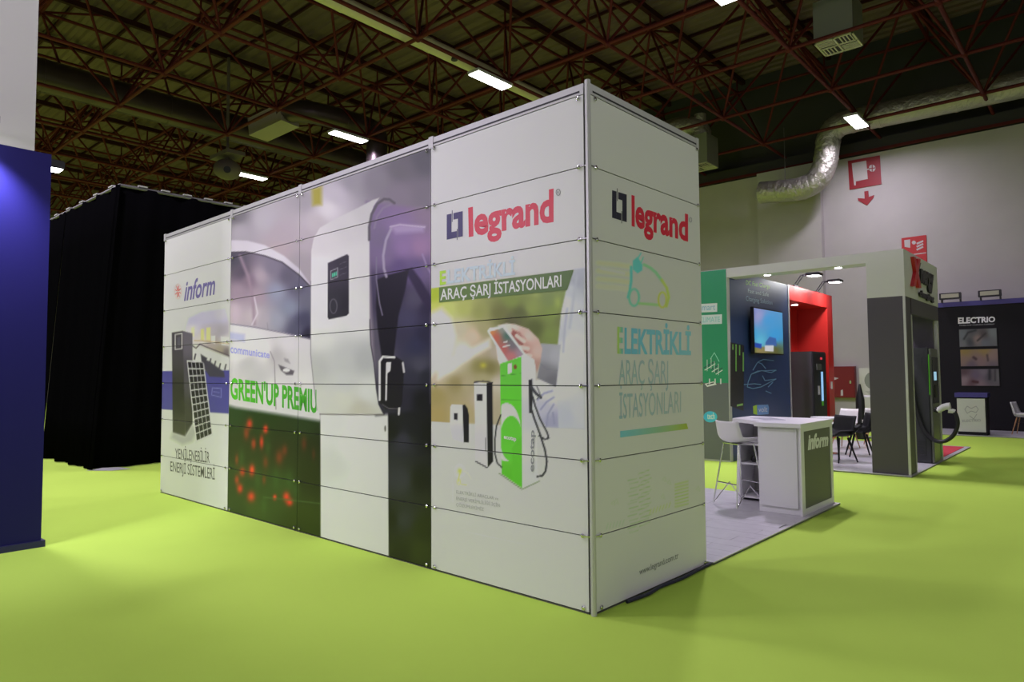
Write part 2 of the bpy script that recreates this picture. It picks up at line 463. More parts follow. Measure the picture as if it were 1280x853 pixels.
# ------------------------------------------------------------------ main booth: printed board walls on an aluminium frame
BY = math.radians(42.6)
_c = (.525, 4.5952)                                       # corner in the camera's ground frame
def g2w(x, y): return x * CY - y * SY, x * SY + y * CY
CX, CYY = g2w(*_c)
dL = g2w(-math.cos(BY), math.sin(BY)); dR = g2w(math.sin(BY), math.cos(BY))
PL = Plane(CX, CYY, dL[0], dL[1], -dR[0], -dR[1]); PR = Plane(CX, CYY, dR[0], dR[1], -dL[0], -dL[1])
booth = thing('exhibition_booth', (CX, CYY, 0), 'tall white booth of printed boards in aluminium frame standing on lime carpet', 'booth')

# artwork of the long wall ---------------------------------------
A = Paint()
# car beside the wall charger (two middle columns)
A.fill([(286, 200), (538.5, 160), (538.5, 720), (286, 680)], [
    (295, 270, (105, 100, 112)), (300, 290, (160, 152, 168)), (330, 275, (172, 165, 180)), (350, 295, (168, 155, 170)), (380, 250, (150, 143, 155)),
    (420, 245, (180, 172, 188)), (440, 225, (140, 134, 148)), (470, 225, (122, 116, 130)), (500, 212, (98, 93, 105)), (530, 200, (82, 80, 92)), (530, 245, (112, 104, 120)),
    (500, 245, (122, 112, 130)), (525, 290, (148, 120, 158)), (535, 315, (150, 115, 150)), (375, 330, (155, 145, 158)), (350, 310, (172, 155, 168)), (385, 300, (170, 158, 172)),
    (410, 262, (205, 198, 210)), (395, 280, (180, 170, 182))], 1)
A.fill([(390, 236), (402, 233), (402, 256), (391, 257)], (152, 142, 52), 3)
A.fill([(280, 300), (309, 301), (331, 306.5), (355, 320), (374, 336), (389, 357), (400, 430), (400, 540), (280, 540)], [
    (290, 308, (196, 188, 206)), (340, 316, (205, 198, 214)), (380, 350, (190, 182, 200)), (295, 420, (212, 206, 226)), (310, 455, (186, 182, 192)), (330, 440, (222, 216, 226)),
    (345, 445, (178, 172, 182)), (360, 430, (206, 200, 212)), (375, 450, (200, 196, 204)), (385, 480, (208, 204, 212)), (300, 480, (196, 190, 200)), (340, 490, (214, 208, 218)),
    (303, 440, (226, 220, 230)), (320, 470, (190, 186, 196)), (365, 500, (200, 196, 208))], 1)
A.fill([(280, 316), (307, 315), (331, 320), (352.6, 328), (374, 344), (388.5, 359), (389, 424), (355, 416), (320, 409), (280, 403)], [
    (293, 325, (70, 66, 84)), (302, 340, (82, 72, 92)), (298, 365, (150, 130, 152)), (290, 390, (190, 172, 190)), (312, 350, (125, 105, 128)), (325, 345, (168, 152, 170)), (322, 370, (160, 140, 160)),
    (318, 395, (186, 172, 186)), (340, 335, (120, 112, 135)), (345, 365, (142, 144, 172)), (360, 345, (92, 86, 108)), (372, 360, (92, 88, 112)), (362, 385, (128, 132, 158)),
    (380, 400, (66, 64, 92)), (372, 412, (80, 78, 105)), (345, 400, (150, 150, 172)), (330, 400, (170, 160, 176)), (385, 375, (100, 98, 120)), (385, 418, (38, 34, 58))], .8)
A.line([(280, 316), (307, 315), (331, 320), (352.6, 328), (374, 344), (388.5, 359)], 1.6, (60, 52, 68), .6)
A.line([(300, 320), (310, 345), (316, 372), (318, 405)], 3, (150, 128, 150), 2)
A.line([(318, 372), (322, 392), (315, 406)], 1.6, (205, 195, 212), 1)
A.line([(280, 404), (320, 409.5), (355, 416.5), (389, 424.5)], 1.4, (120, 112, 135), .6)
A.fill([(286, 415), (306, 418), (306, 428), (286, 424)], (178, 178, 232), 2)
A.line([(334, 404), (335, 412)], .8, (140, 132, 150), .4)
A.line([(338, 440), (343, 452), (345, 512)], 1., (138, 130, 142), .5)
A.fill([(348, 456), (358, 460), (368, 464), (366, 469), (358, 469), (351, 463)], (92, 86, 98), .8)
A.fill(ellipse(358, 463, 4.6, 2.4, 12), (215, 210, 220), .6)
A.fill([(355, 448), (360, 449), (363, 455), (356, 452)], (150, 144, 156), 1)
# flowers
A.fill([(280, 506), (295, 510), (340, 517), (402, 527), (402, 720), (280, 720)], [
    (290, 515, (28, 52, 30)), (330, 525, (18, 42, 20)), (380, 530, (20, 40, 22)), (300, 560, (22, 32, 20)), (350, 560, (20, 26, 18)), (390, 560, (12, 18, 14)), (300, 600, (30, 48, 26)), (350, 610, (38, 60, 28)),
    (390, 600, (16, 22, 12)), (320, 640, (42, 62, 26)), (380, 650, (32, 46, 12)), (295, 640, (26, 44, 24))], 3)
for x, y, rx, ry, a in [(312, 530, 3, 5, .7), (332, 537, 2.6, 4.5, .95), (327, 553, 2.2, 7, .7), (317, 555, 2.6, 6, .5), (308, 542, 3, 7, .4), (315, 588, 3, 6, .9), (303, 590, 3, 5, .6), (296, 600, 2.4, 5, .5),
                        (300, 611, 3, 5, .7), (314, 621, 4, 5.5, .7), (343.5, 622, 2, 3, .9), (358, 621, 3.4, 5, .95), (362, 628, 3.4, 4, .8), (349, 572, 4, 8, .35), (356, 563, 3, 6, .3), (332, 578, 3, 7, .3), (330, 600, 2, 5, .3), (380, 555, 3, 8, .25), (392, 568, 2, 7, .2), (296, 575, 2, 6, .35)]:
    A.blob(x, y, rx * 1.25, ry * 1.2, (222, 50, 40), min(1, a * 1.25))
for x, y in ((302, 572), (322, 600), (345, 598), (362, 600), (335, 560), (370, 612), (330, 632)): A.blob(x, y, 4, 12, (52, 84, 40), .5)
A.line([(330, 622), (350, 624), (402, 630)], 1, (66, 90, 56), 1)
# charger pedestal
A.fill([(400.5, 515), (485, 515), (486, 720), (401, 720)], [(410, 530, (206, 204, 212)), (440, 560, (212, 211, 218)), (475, 540, (222, 221, 226)), (470, 600, (220, 220, 226)), (430, 620, (208, 208, 214)), (415, 580, (200, 199, 206)), (475, 680, (216, 217, 220)), (420, 655, (214, 214, 220))], .7)
A.fill([(465, 522), (484, 522), (484, 600), (440, 660), (418, 660)], (224, 224, 229), 5)
A.fill([(485, 505), (539, 505), (539, 720), (486, 720)], [(490, 540, (16, 14, 20)), (503, 550, (50, 47, 66)), (520, 540, (22, 20, 30)), (535, 540, (14, 12, 16)), (490, 650, (14, 14, 14)), (503, 650, (44, 44, 54)), (503, 600, (50, 48, 62)), (525, 600, (18, 18, 18)), (530, 660, (30, 36, 16)), (525, 690, (44, 52, 24)), (500, 690, (28, 32, 20))], .8)  # dark post; green reflection painted into its lower end
# wall charger side and cable
A.fill([(458, 252), (539, 262), (539, 512), (470, 520)], [(500, 290, (132, 108, 158)), (475, 300, (112, 98, 132)), (480, 320, (118, 100, 140)), (505, 310, (138, 110, 162)), (525, 310, (150, 116, 160)), (500, 335, (92, 74, 124)), (520, 335, (98, 82, 130)),
    (534, 335, (108, 90, 132)), (470, 360, (66, 58, 86)), (490, 365, (28, 22, 40)), (520, 375, (76, 70, 96)), (510, 400, (64, 60, 92)), (535, 385, (38, 32, 60)), (472, 420, (84, 78, 98)), (475, 445, (88, 82, 100)), (520, 430, (46, 46, 78)),
    (505, 420, (52, 48, 74)), (530, 420, (36, 34, 60)), (532, 470, (34, 34, 48)), (515, 470, (48, 46, 66)), (525, 458, (72, 70, 90)), (505, 500, (40, 36, 54)), (528, 500, (16, 14, 22)), (535, 270, (130, 110, 138))], 3)
A.fill([(506, 338), (515, 335), (526, 350), (539, 372), (539, 392), (525, 372)], (42, 32, 62), 1.6)
A.line([(528, 318), (534, 334), (539, 343)], 2, (150, 130, 175), .9)
A.fill([(482, 345), (511, 337), (507, 360), (498, 395), (492, 447), (477, 447), (472, 410), (470, 385), (471, 350)], (20, 16, 28), 1.2)
A.fill([(488, 284), (500, 281), (531, 283), (529, 290), (495, 292)], (160, 138, 182), 3)
A.line([(488, 283.5), (500, 281), (531, 284)], 1.5, (192, 178, 205), .8)
A.line([(489, 286), (482.5, 300), (479, 320), (480, 336), (483, 346)], 3, (158, 146, 176), 1)
A.line([(470.5, 322), (470.5, 350), (474.5, 380), (478, 394)], 1.6, (120, 112, 138), .7)
A.line([(461.5, 400), (461.8, 407), (463, 431), (467, 456), (470, 487), (473, 506), (480, 517)], 2.2, (40, 34, 52), .7)
# front shell
A.fill([(388.7, 352), (389, 314), (392, 298), (399.6, 285), (418.6, 274), (448, 259.6), (466, 250), (474, 247.5), (467, 258), (463, 272), (461.8, 286), (461.8, 407.7), (463, 431), (467, 455), (470, 487), (473, 506), (479, 518), (400, 517), (395.5, 511), (392, 478), (388, 443)],
       [(400, 300, (202, 196, 206)), (430, 280, (196, 191, 200)), (455, 262, (188, 184, 192)), (400, 340, (216, 212, 220)), (450, 330, (206, 202, 210)), (400, 400, (218, 216, 222)), (450, 400, (212, 210, 216)), (400, 420, (206, 205, 208)), (395, 460, (178, 178, 182)), (430, 450, (184, 184, 190)), (455, 450, (172, 172, 180)),
        (430, 480, (192, 192, 198)), (460, 490, (206, 206, 210)), (430, 500, (200, 199, 196)), (450, 512, (186, 182, 176)), (405, 505, (196, 195, 196))], .7)
A.line([(461.5, 300), (461.5, 284), (464.5, 268), (471.5, 255), (480, 249), (487, 249.5), (493, 254)], 3., (84, 78, 90), .9)
A.line([(468, 285), (471, 271), (479, 260), (488, 256)], 2, (130, 118, 145), 1.2)
A.line([(400, 518), (440, 518.6), (480, 518.8)], 1.2, (92, 86, 84), .6)
A.line([(388.3, 352), (388.3, 443), (392, 480), (396, 513)], .9, (130, 124, 136), .5)
# plug
A.fill([(473.5, 452), (479, 445), (495, 446), (504, 452), (505, 466), (502.5, 505), (498, 513), (482, 512), (474, 503)], (24, 20, 30), .7)
A.line([(474.5, 500), (474.5, 452), (478.5, 446.3), (493, 447)], 2.8, (226, 222, 230), .6)
A.line([(483.5, 455), (482.5, 500)], 2.2, (214, 210, 218), .6)
A.fill([(483, 453), (489, 453), (488, 464), (484, 467)], (220, 216, 224), .6)
A.line([(503.5, 454), (505, 465)], 2.6, (196, 192, 202), .6)
A.line([(478, 506), (486, 511), (498, 511)], 1.2, (92, 86, 100), .6)
A.line([(499, 511), (498.5, 518)], 2.8, (205, 200, 208), .6)
A.fill(ellipse(481.5, 536, 1.2, 4, 10), (96, 92, 92), .6)
# control panel of the charger
A.fill([(409.8, 329), (434, 318), (436, 320), (436, 392), (433, 395), (411, 399.5), (409.6, 397)], [(415, 340, (58, 52, 68)), (430, 330, (48, 44, 58)), (420, 380, (44, 42, 54)), (432, 380, (36, 33, 44))], .6)
A.line([(413.4, 339), (422, 335.2), (422, 346.5), (413.4, 350), (413.4, 339)], .9, (150, 146, 160), .4)
A.fill([(415, 342), (421, 339.5), (421, 344.5), (415, 347)], (84, 190, 160), .6)
A.line([(417, 341), (417, 348)], .6, (40, 60, 60), .3)
A.line([(419.4, 340), (419.4, 347)], .6, (40, 60, 60), .3)
A.line([(p[0], p[1]) for p in ellipse(416.8, 383, 4.4, 9, 16)] + [(421.2, 383)], 1.3, (88, 84, 98), .5)
for y in (330, 337, 344): A.line([(425, y), (433, y - 3)], .7, (92, 88, 104), .4)
# fourth column: inverter cabinet, solar panel, house
A23 = A; A = A4 = Paint()
A.fill([(195, 464.3), (288.3, 463), (288.3, 517.5), (195, 511.5)], (74, 68, 152), .6)
A.fill([(232, 410), (236, 398), (252, 390), (281, 386), (286.5, 405), (286.5, 446), (250, 432), (232, 430)], [(240, 400, (186, 178, 226)), (260, 396, (190, 182, 228)), (276, 393, (198, 190, 230)), (240, 412, (206, 198, 222)), (262, 412, (184, 172, 196)), (278, 415, (170, 160, 182)), (250, 426, (208, 198, 206)),
    (265, 430, (176, 160, 166)), (282, 425, (206, 200, 214)), (275, 438, (164, 150, 140)), (283, 442, (110, 98, 110))], 2)
A.fill([(239, 410), (243, 409), (243, 421), (239, 420)], (226, 208, 176), .9)
A.fill([(251, 412), (255, 411), (255, 426), (251, 425)], (236, 206, 142), .7)
A.fill([(258, 410), (263, 409.5), (263, 426), (258, 425)], (240, 214, 150), .7)
A.fill([(264, 420), (269, 420), (269, 430), (264, 429)], (228, 222, 236), .7)
A.fill([(276, 421), (286, 422), (286, 432), (277, 431)], (226, 220, 232), .9)
A.line([(240, 432), (245, 435.5), (250, 430.5), (258, 434), (286.5, 445)], 1.3, (84, 70, 84), .5)
A.line([(243, 426), (252, 426), (286, 430)], 1., (190, 160, 120), .7)
A.fill([(214.8, 416), (228, 414), (231.5, 415), (231.5, 546), (216, 541)], [(220, 430, (70, 64, 76)), (222, 500, (44, 40, 46)), (224, 540, (60, 56, 60))], .6)
A.fill([(228.5, 414), (240.6, 417), (240.6, 530), (231.5, 546)], [(236, 425, (100, 92, 112)), (236, 470, (76, 70, 86)), (236, 520, (58, 54, 60))], .7)
A.line([(219, 418.5), (227.4, 417), (227.4, 436), (219, 437), (219, 418.5)], 1.2, (205, 200, 210), .5)
A.fill([(221.5, 422), (225.5, 421), (225.5, 433), (221.5, 434)], (88, 84, 100), .5)
A.fill([(216, 541), (231, 546), (240, 532), (246, 540), (240, 552), (228, 556), (214, 548)], (170, 168, 176), 2.5)
A.fill([(233.4, 450.5), (254.5, 451.5), (266.3, 544.5), (245, 554)], (198, 194, 206), .5)
for r in range(11):
    for c in range(4):
        a0, a1, b0, b1 = (c + .07) / 4, (c + .93) / 4, (r + .08) / 11, (r + .92) / 11
        q = quadmap(np.array([[a0, 1 - b0], [a1, 1 - b0], [a1, 1 - b1], [a0, 1 - b1]]), [(234.4, 452), (253.8, 453), (265, 543), (245.8, 551.5)])
        A.fill(q, (30, 24, 42), .35)
A.fill([(254, 449), (262, 452), (280, 465), (281, 472), (262, 471), (256, 462)], (66, 60, 84), 1)
A.fill([(251, 443), (259, 448), (256, 455), (252, 452)], (60, 54, 74), .8)
for x, y in ((243, 449), (262, 455), (268, 458), (274, 461), (281, 462)): A.line([(x, y), (x + 1.4, y - 6)], 1.6, (70, 62, 84), .6)
A.line([(264.5, 494), (265.5, 485), (276.5, 486), (276.5, 497), (264.5, 494)], 1, (124, 122, 196), .5)
A.line([(267, 490), (274, 491)], 1, (124, 122, 196), .5)
# first column: hand paying at the charging post
A = A1 = Paint()
A.fill([(537, 361), (549, 359.4), (717, 337.3), (731, 336), (731, 537), (537, 527)], [
    (543, 368, (168, 188, 44)), (543, 388, (196, 204, 96)), (560, 385, (192, 202, 110)), (580, 385, (176, 184, 98)), (600, 390, (150, 156, 84)), (625, 392, (112, 116, 58)), (640, 375, (126, 144, 62)), (650, 392, (92, 100, 50)), (665, 385, (140, 156, 76)), (690, 375, (120, 138, 74)), (690, 392, (128, 148, 66)),
    (545, 405, (226, 228, 214)), (556, 418, (226, 224, 208)), (575, 412, (196, 190, 160)), (592, 420, (214, 190, 164)), (604, 412, (164, 160, 112)), (600, 438, (186, 172, 142)), (580, 440, (230, 226, 212)), (560, 456, (226, 220, 204)), (545, 470, (196, 184, 160)), (548, 446, (214, 208, 188)),
    (640, 404, (92, 92, 56)), (668, 410, (88, 98, 44)), (690, 418, (122, 140, 66)), (700, 400, (112, 124, 64)), (620, 440, (180, 170, 150)), (600, 458, (140, 134, 78)), (612, 460, (128, 122, 70)), (604, 474, (170, 164, 120)), (585, 480, (176, 166, 130)), (570, 480, (150, 138, 92)), (545, 495, (160, 146, 92)),
    (545, 520, (170, 152, 96)), (580, 515, (178, 164, 118)), (600, 500, (186, 172, 150)), (622, 480, (196, 188, 168)), (620, 520, (176, 166, 136)), (660, 470, (190, 186, 176)), (680, 520, (190, 192, 196))], .5)
A.blob(604, 457, 4, 3.5, (200, 196, 60), .7)
A.blob(697, 378, 5, 9, (170, 190, 80), .6); A.blob(670, 368, 6, 6, (160, 176, 90), .6)
A.fill([(538, 392), (552, 386), (563, 398), (568, 420), (560, 448), (538, 470)], (228, 230, 220), 5)
A.fill([(548, 458), (590, 436), (612, 424), (612, 434), (580, 452), (548, 474)], (232, 228, 216), 4)
A.fill([(717, 337), (731, 335), (731, 537), (697, 535), (694.5, 489), (697, 432), (701.5, 390), (707, 365)], [(705, 380, (208, 212, 210)), (715, 360, (190, 196, 196)), (720, 355, (158, 164, 172)), (700, 420, (190, 194, 196)), (712, 430, (214, 214, 214)), (725, 400, (196, 200, 206)), (718, 470, (202, 204, 208)), (700, 480, (214, 214, 218)), (708, 520, (186, 190, 200)), (724, 515, (196, 198, 204))], 1)
A.line([(709, 386), (706, 410), (704, 440)], 2, (168, 172, 184), 1.5); A.line([(721, 345), (716, 380), (712, 410)], 2.5, (176, 182, 186), 2)
A.fill([(668, 477), (676, 474), (696, 484), (698, 535), (684, 534), (672, 520), (668, 500)], [(675, 485, (214, 212, 216)), (690, 495, (206, 206, 214)), (680, 510, (186, 186, 200)), (690, 528, (160, 160, 184))], 1)
for q in ([(672, 500), (680, 492), (690, 489)], [(676, 512), (683, 503), (692, 497)], [(683, 533), (685, 518), (692, 506)], [(693, 530), (691, 516)]): A.line(q, 2, (146, 148, 176), 1)
A.fill([(676, 429.5), (701, 431), (695, 484), (671.5, 473), (675.6, 452)], [(680, 440, (160, 162, 166)), (695, 445, (172, 174, 178)), (680, 465, (128, 128, 132)), (690, 478, (110, 110, 116))], .8)
A.line([(676, 455), (684, 462), (697, 463)], .8, (120, 122, 128), .5)
# hand
A.fill([(622, 407), (633, 404.5), (644, 405.5), (660.7, 411.4), (673.4, 424), (678, 436), (675.6, 452), (671, 466), (668, 452), (660.7, 446), (650, 440), (640, 425), (630, 415)],
       [(640, 410, (222, 202, 186)), (660, 422, (218, 194, 180)), (672, 440, (206, 180, 166)), (655, 440, (186, 140, 126)), (645, 428, (160, 104, 92)), (670, 458, (176, 138, 124)), (630, 408, (220, 210, 196)), (655, 430, (190, 146, 132))], .8)
A.fill([(641, 412), (650, 416), (656, 428), (650, 436), (645, 428), (638, 421)], (152, 92, 82), 1.2)
for q in ([(646, 420), (655, 427)], [(650, 434), (660, 436)], [(655, 444), (663, 445)]): A.line(q, 5, (224, 192, 178), .8)
for q in ([(644, 425), (652, 431)], [(650, 438), (659, 441)]): A.line(q, 1, (150, 96, 86), .5)
A.line([(640, 411), (655, 421), (657, 424)], 1.2, (188, 150, 136), .7)
A.fill([(620, 434), (627, 432), (634, 448), (636, 455), (626, 460), (622, 450)], (226, 210, 202), .8)
# phone
A.fill([(609, 414), (612, 410), (630, 407), (633, 410), (658, 444), (655, 448), (634, 455), (631, 452)], (208, 226, 220), .5)
A.fill([(612, 415), (628.5, 410), (654.5, 443.5), (635.5, 452)], [(614, 416, (206, 140, 74)), (620, 422, (190, 96, 78)), (628, 412, (140, 150, 140)), (634, 420, (70, 112, 96)), (640, 432, (110, 110, 116)), (630, 436, (186, 100, 92)), (640, 446, (190, 116, 116)), (650, 442, (158, 140, 152))], .5)
A.line([(630, 428), (634, 427)], 1.6, (226, 220, 220), .4); A.line([(629, 433.5), (637, 432)], 1.6, (226, 220, 220), .4)
# green post
A.fill([(651.4, 446), (658, 444), (667.7, 449.4), (669.5, 460), (672, 603), (652.2, 611)], [(656, 460, (206, 210, 214)), (664, 460, (220, 222, 226)), (660, 520, (196, 198, 204)), (660, 560, (206, 208, 210)), (668, 590, (198, 200, 198)), (656, 600, (200, 202, 204))], .5)
A.fill([(625, 455), (651.6, 446), (652.4, 610.5), (627, 592.5)], [(635, 470, (100, 196, 62)), (640, 500, (98, 204, 52)), (640, 600, (94, 192, 50)), (648, 560, (112, 206, 66))], .45)
WA = [p for p in ellipse(633, 540.5, 18.3, 36.5, 30)]
A.fill([(max(626.3, min(652, x)), y) for x, y in WA], (214, 220, 220), .5)
GA = [p for p in ellipse(639, 548.5, 14, 28.5, 30)]
A.fill([(max(626.3, min(652, x)), y) for x, y in GA], (100, 202, 58), .5)
A.fill([(640, 560), (652, 545), (652.4, 608), (640, 600)], (96, 196, 52), .6)
A.fill([(634.5, 455.4), (640, 453.6), (640, 466), (634.7, 468)], (222, 226, 224), .4)
A.fill(ellipse(644, 459, 2.1, 3, 12), (128, 76, 44), .5)
A.line([(627, 470), (651.5, 467)], .6, (70, 150, 44), .3); A.line([(627, 500), (651.5, 501)], .5, (76, 160, 48), .3)
A.line([(624, 592), (652.4, 612), (674, 602)], 1.2, (120, 138, 96), .5)
A.line([(626, 519), (620.5, 533), (618.6, 550), (618.8, 568), (621.5, 579), (627, 584.5)], 1.7, (40, 42, 42), .45)
A.fill([(660.8, 475), (665.4, 474), (666, 500), (664.5, 517), (661.5, 516)], (40, 40, 42), .45)
A.line([(664, 484), (670, 492), (676, 497)], 3.6, (62, 64, 68), .5); A.line([(671, 483), (676, 495), (671, 499)], 1.3, (86, 88, 92), .4)
A.line([(666, 496), (669, 508), (675, 524), (684, 541), (685.8, 548), (681, 549.5), (674, 545)], 2.1, (52, 54, 56), .45)
A.line([(663.4, 509), (668, 524), (675, 543), (681, 562), (683.6, 577), (682, 589), (678, 595), (671.6, 596)], 2.4, (54, 56, 58), .45)
# slim white post and small wall box
A.fill([(592.7, 478), (608.8, 479), (608.8, 584), (594.5, 576.5)], [(600, 490, (220, 218, 224)), (600, 560, (200, 198, 204))], .45)
A.fill([(608.2, 479), (615.5, 478), (616.3, 577), (609.6, 585)], (28, 26, 30), .45)
A.line([(593, 478), (604, 476.6), (615.5, 478.5)], 1.6, (44, 42, 48), .4); A.line([(594.5, 577), (609, 585)], 1.4, (40, 38, 44), .4)
A.fill([(596, 493.5), (603, 493), (603, 501), (596, 501)], (30, 28, 34), .4)
A.line([(607, 548), (607, 564)], .7, (90, 88, 96), .3)
A.fill([(564.5, 506), (578.5, 506), (579.8, 553.5), (566, 549), (562.4, 532), (562.8, 509)], [(570, 512, (214, 212, 218)), (572, 545, (196, 195, 200))], .45)
A.fill([(578.2, 507), (581, 505.8), (584.5, 511), (586.2, 520), (586, 553), (579.8, 553.5)], (30, 28, 32), .45)
A.fill([(567.4, 516.5), (571.8, 516.5), (571.8, 525.5), (567.4, 525)], (36, 34, 40), .4)
# faint green car emblem
A.line([(576, 588), (573.5, 597), (573.5, 602)], 1.4, (204, 216, 120), .5); A.blob(574.5, 589, 2.4, 3, (196, 214, 84), .9)
A.line([(p[0], p[1]) for p in ellipse(573.5, 602.5, 2.2, 3.6, 12)] + [(575.7, 602.5)], 1., (206, 214, 130), .5)
A.line([(576, 606), (583, 606.5)], 1.1, (208, 216, 140), .5); A.line([(579, 588.5), (585, 592), (589, 599)], .8, (206, 214, 180), .5)
A.line([(565.5, 584), (566, 628)], .5, (196, 198, 190), .4)
for x in range(582, 656, 4): A.line([(x, 664.2 + (x - 582) * .22), (x + 2.4, 664.8 + (x - 582) * .22)], .6, (192, 194, 188), .4)
for x in range(227, 250, 3): A.line([(x, 613.5 + (x - 227) * .2), (x + 1.8, 613.9 + (x - 227) * .2)], .8, (168, 166, 172), .4)

def white_left(px):
    t = np.clip((px - 520) / 40, 0, 1)[:, None]
    return lin((203, 200, 209))[None] * (1 - t) + lin((197, 198, 192))[None] * t

# crisp lettering of the long wall
D1 = Decals(PL, (192, 193, 186), .8)
RED = (186, 40, 52); NAVY = (44, 42, 84)
D1.text('legrand', [(585.3, 261.6), (692, 237.7), (692, 275.7), (586, 294.8)], RED, bold=.035, ref='l')
def emblem(D, a, b, c, d, col, white):
    def q(u, v): return tuple((np.array(d) * (1 - u) + np.array(c) * u) * (1 - v) + (np.array(a) * (1 - u) + np.array(b) * u) * v)
    R = lambda u0, u1, v0, v1, k: D.poly([q(u0, v1), q(u1, v1), q(u1, v0), q(u0, v0)], k)
    R(0, .30, 0, 1, col); R(.30, .62, 0, .26, col); R(.70, 1, 0, 1, col); R(.42, .70, .74, 1, col)
    R(.325, .365, .66, 1.12, col); R(.635, .675, -.1, .34, col)
emblem(D1, (558.5, 268.5), (578.5, 264), (578.5, 295.5), (558.5, 299.8), NAVY, (192, 193, 186))
D1.line([tuple(p) for p in ellipse(697.8, 240.5, 2.6, 3.9, 14)] + [(700.4, 240.5)], .7, (96, 98, 98))
D1.text('R', [(696.8, 239), (698.9, 238.6), (698.9, 242.2), (696.8, 242.6)], (96, 98, 98))
D1.text('E', [(549.8, 340), (557.4, 338.8), (557.6, 354.8), (549.8, 356.2)], (164, 204, 62), bold=.03)
D1.text('LEKTRİKLİ', [(559.5, 338.5), (644, 326.4), (644, 343), (559.5, 354.5)], (178, 194, 199), bold=.03)
D1.poly([(549, 359.6), (717, 337.5), (709, 362.6), (549, 378.4)], (92, 118, 58), (74, 100, 42))
D1.text('ARAÇ ŞARJ İSTASYONLARI', [(550.6, 362.2), (702, 344), (702, 358.2), (550.6, 375.4)], (226, 230, 222), bold=.015)
D1.text('ecotap', [(630, 543.5), (645.5, 546.5), (645.5, 551.5), (630, 548.5)], (226, 236, 226), bold=.03)
D1.text('ecotap', [(662, 590), (662.6, 538), (668, 538), (667.4, 590)], (132, 134, 136), bold=.02)
D1.text('ELEKTRİKLİ ARAÇLAR ve', [(570.5, 613), (623, 621.5), (623, 625.5), (570.5, 617)], (160, 163, 156))
D1.text('ENERJİ VERİMLİLİĞİ İÇİN', [(570.5, 621), (625, 630), (625, 634), (570.5, 625)], (162, 165, 158))
D1.text('ÇÖZÜMLERİMİZ', [(570.5, 629), (605, 635), (605, 639), (570.5, 633)], (162, 165, 158))
D2 = Decals(PL, (202, 199, 208), .8)
D2.text("GREEN'UP PREMIUM", [(288, 473.5), (407, 490.5), (407, 517.5), (288, 497.5)], (78, 178, 44), (60, 150, 48), bold=.035, clipx=395.5)
D2.text('communicate', [(288, 431), (337, 440), (337, 448), (288, 441)], (150, 150, 226), ref='h', bold=.02)
D4 = Decals(PL, (202, 199, 208), .8)
D4.text('inform', [(231, 352), (269, 343), (269, 367.5), (230, 376)], (106, 96, 160), bold=.02, shear=.25, ref='f')
D4.text('YENİLENEBİLİR', [(219, 561), (262, 565.5), (262, 579), (219, 572.6)], (78, 74, 84), bold=.005)
D4.text('ENERJİ SİSTEMLERİ', [(213, 577), (268.5, 586), (268.5, 600), (213, 589)], (78, 74, 84), bold=.005)
for a in range(8):
    ca, sa = math.cos(a * math.pi / 4 + .3), math.sin(a * math.pi / 4 + .3)
    D4.line([(222.6 + .9 * ca, 364.6 + 1.8 * sa), (222.6 + 3.4 * ca, 364.6 + 7.4 * sa)], 1., (206, 96, 96))
D4.line([tuple(p) for p in ellipse(222.6, 364.6, 4.4, 9.4, 16)] + [(227, 364.6)], .5, (224, 180, 182))

JZ = [3.51, 3.01, 2.51, 2.01, 1.51, 1.01, .51, .012]
CS = [.0331, 1.629, 3.724, 5.289, 7.328]
def board(plane, s0, s1, z0, z1, color_fn, step, back=.012):
    g = .0035; s0 += g; s1 -= g; z0 += g; z1 -= g
    nx, nz = max(2, int((s1 - s0) / step)), max(2, int((z1 - z0) / step))
    S, Z = np.meshgrid(np.linspace(s0, s1, nx + 1), np.linspace(z0, z1, nz + 1)); S = S.ravel(); Z = Z.ravel()
    X = plane.o[0] + plane.d[0] * S; Y = plane.o[1] + plane.d[1] * S
    px, py = survey(X, Y, Z); C = color_fn(px, py)
    V = np.stack([X, Y, Z], 1); n = len(V)
    idx = np.arange((nx + 1) * (nz + 1)).reshape(nz + 1, nx + 1)
    a, b, c, d = idx[:-1, :-1].ravel(), idx[:-1, 1:].ravel(), idx[1:, 1:].ravel(), idx[1:, :-1].ravel()
    Q = np.stack([a, b, c, d], 1)
    # outward side check
    e = np.cross(V[b[0]] - V[a[0]], V[d[0]] - V[a[0]])
    flip = e[0] * plane.n[0] + e[1] * plane.n[1] < 0
    if flip: Q = Q[:, ::-1]
    Bk = [plane.xyz(q[0], q[1], -back) for q in ((s0, z0), (s1, z0), (s1, z1), (s0, z1))]
    V = np.vstack([V, np.array(Bk)])
    k = n; c4 = [idx[0, 0], idx[0, -1], idx[-1, -1], idx[-1, 0]]
    ext = []
    for i in range(4):
        j = (i + 1) % 4; ext.append([c4[i], k + i, k + j, c4[j]])
    ext.append([k, k + 3, k + 2, k + 1])
    if flip: ext = [q[::-1] for q in ext]
    Fc = Q.tolist() + ext
    me = bpy.data.meshes.new('graphic_panel'); me.from_pydata(V.tolist(), [], Fc); me.materials.append(M_PRINT)
    at = me.color_attributes.new('Col', 'FLOAT_COLOR', 'POINT')
    CC = np.ones((len(V), 4), 'f'); CC[:n, :3] = C; CC[n:, :3] = .35
    at.data.foreach_set('color', CC.ravel()); me.update()
    return me
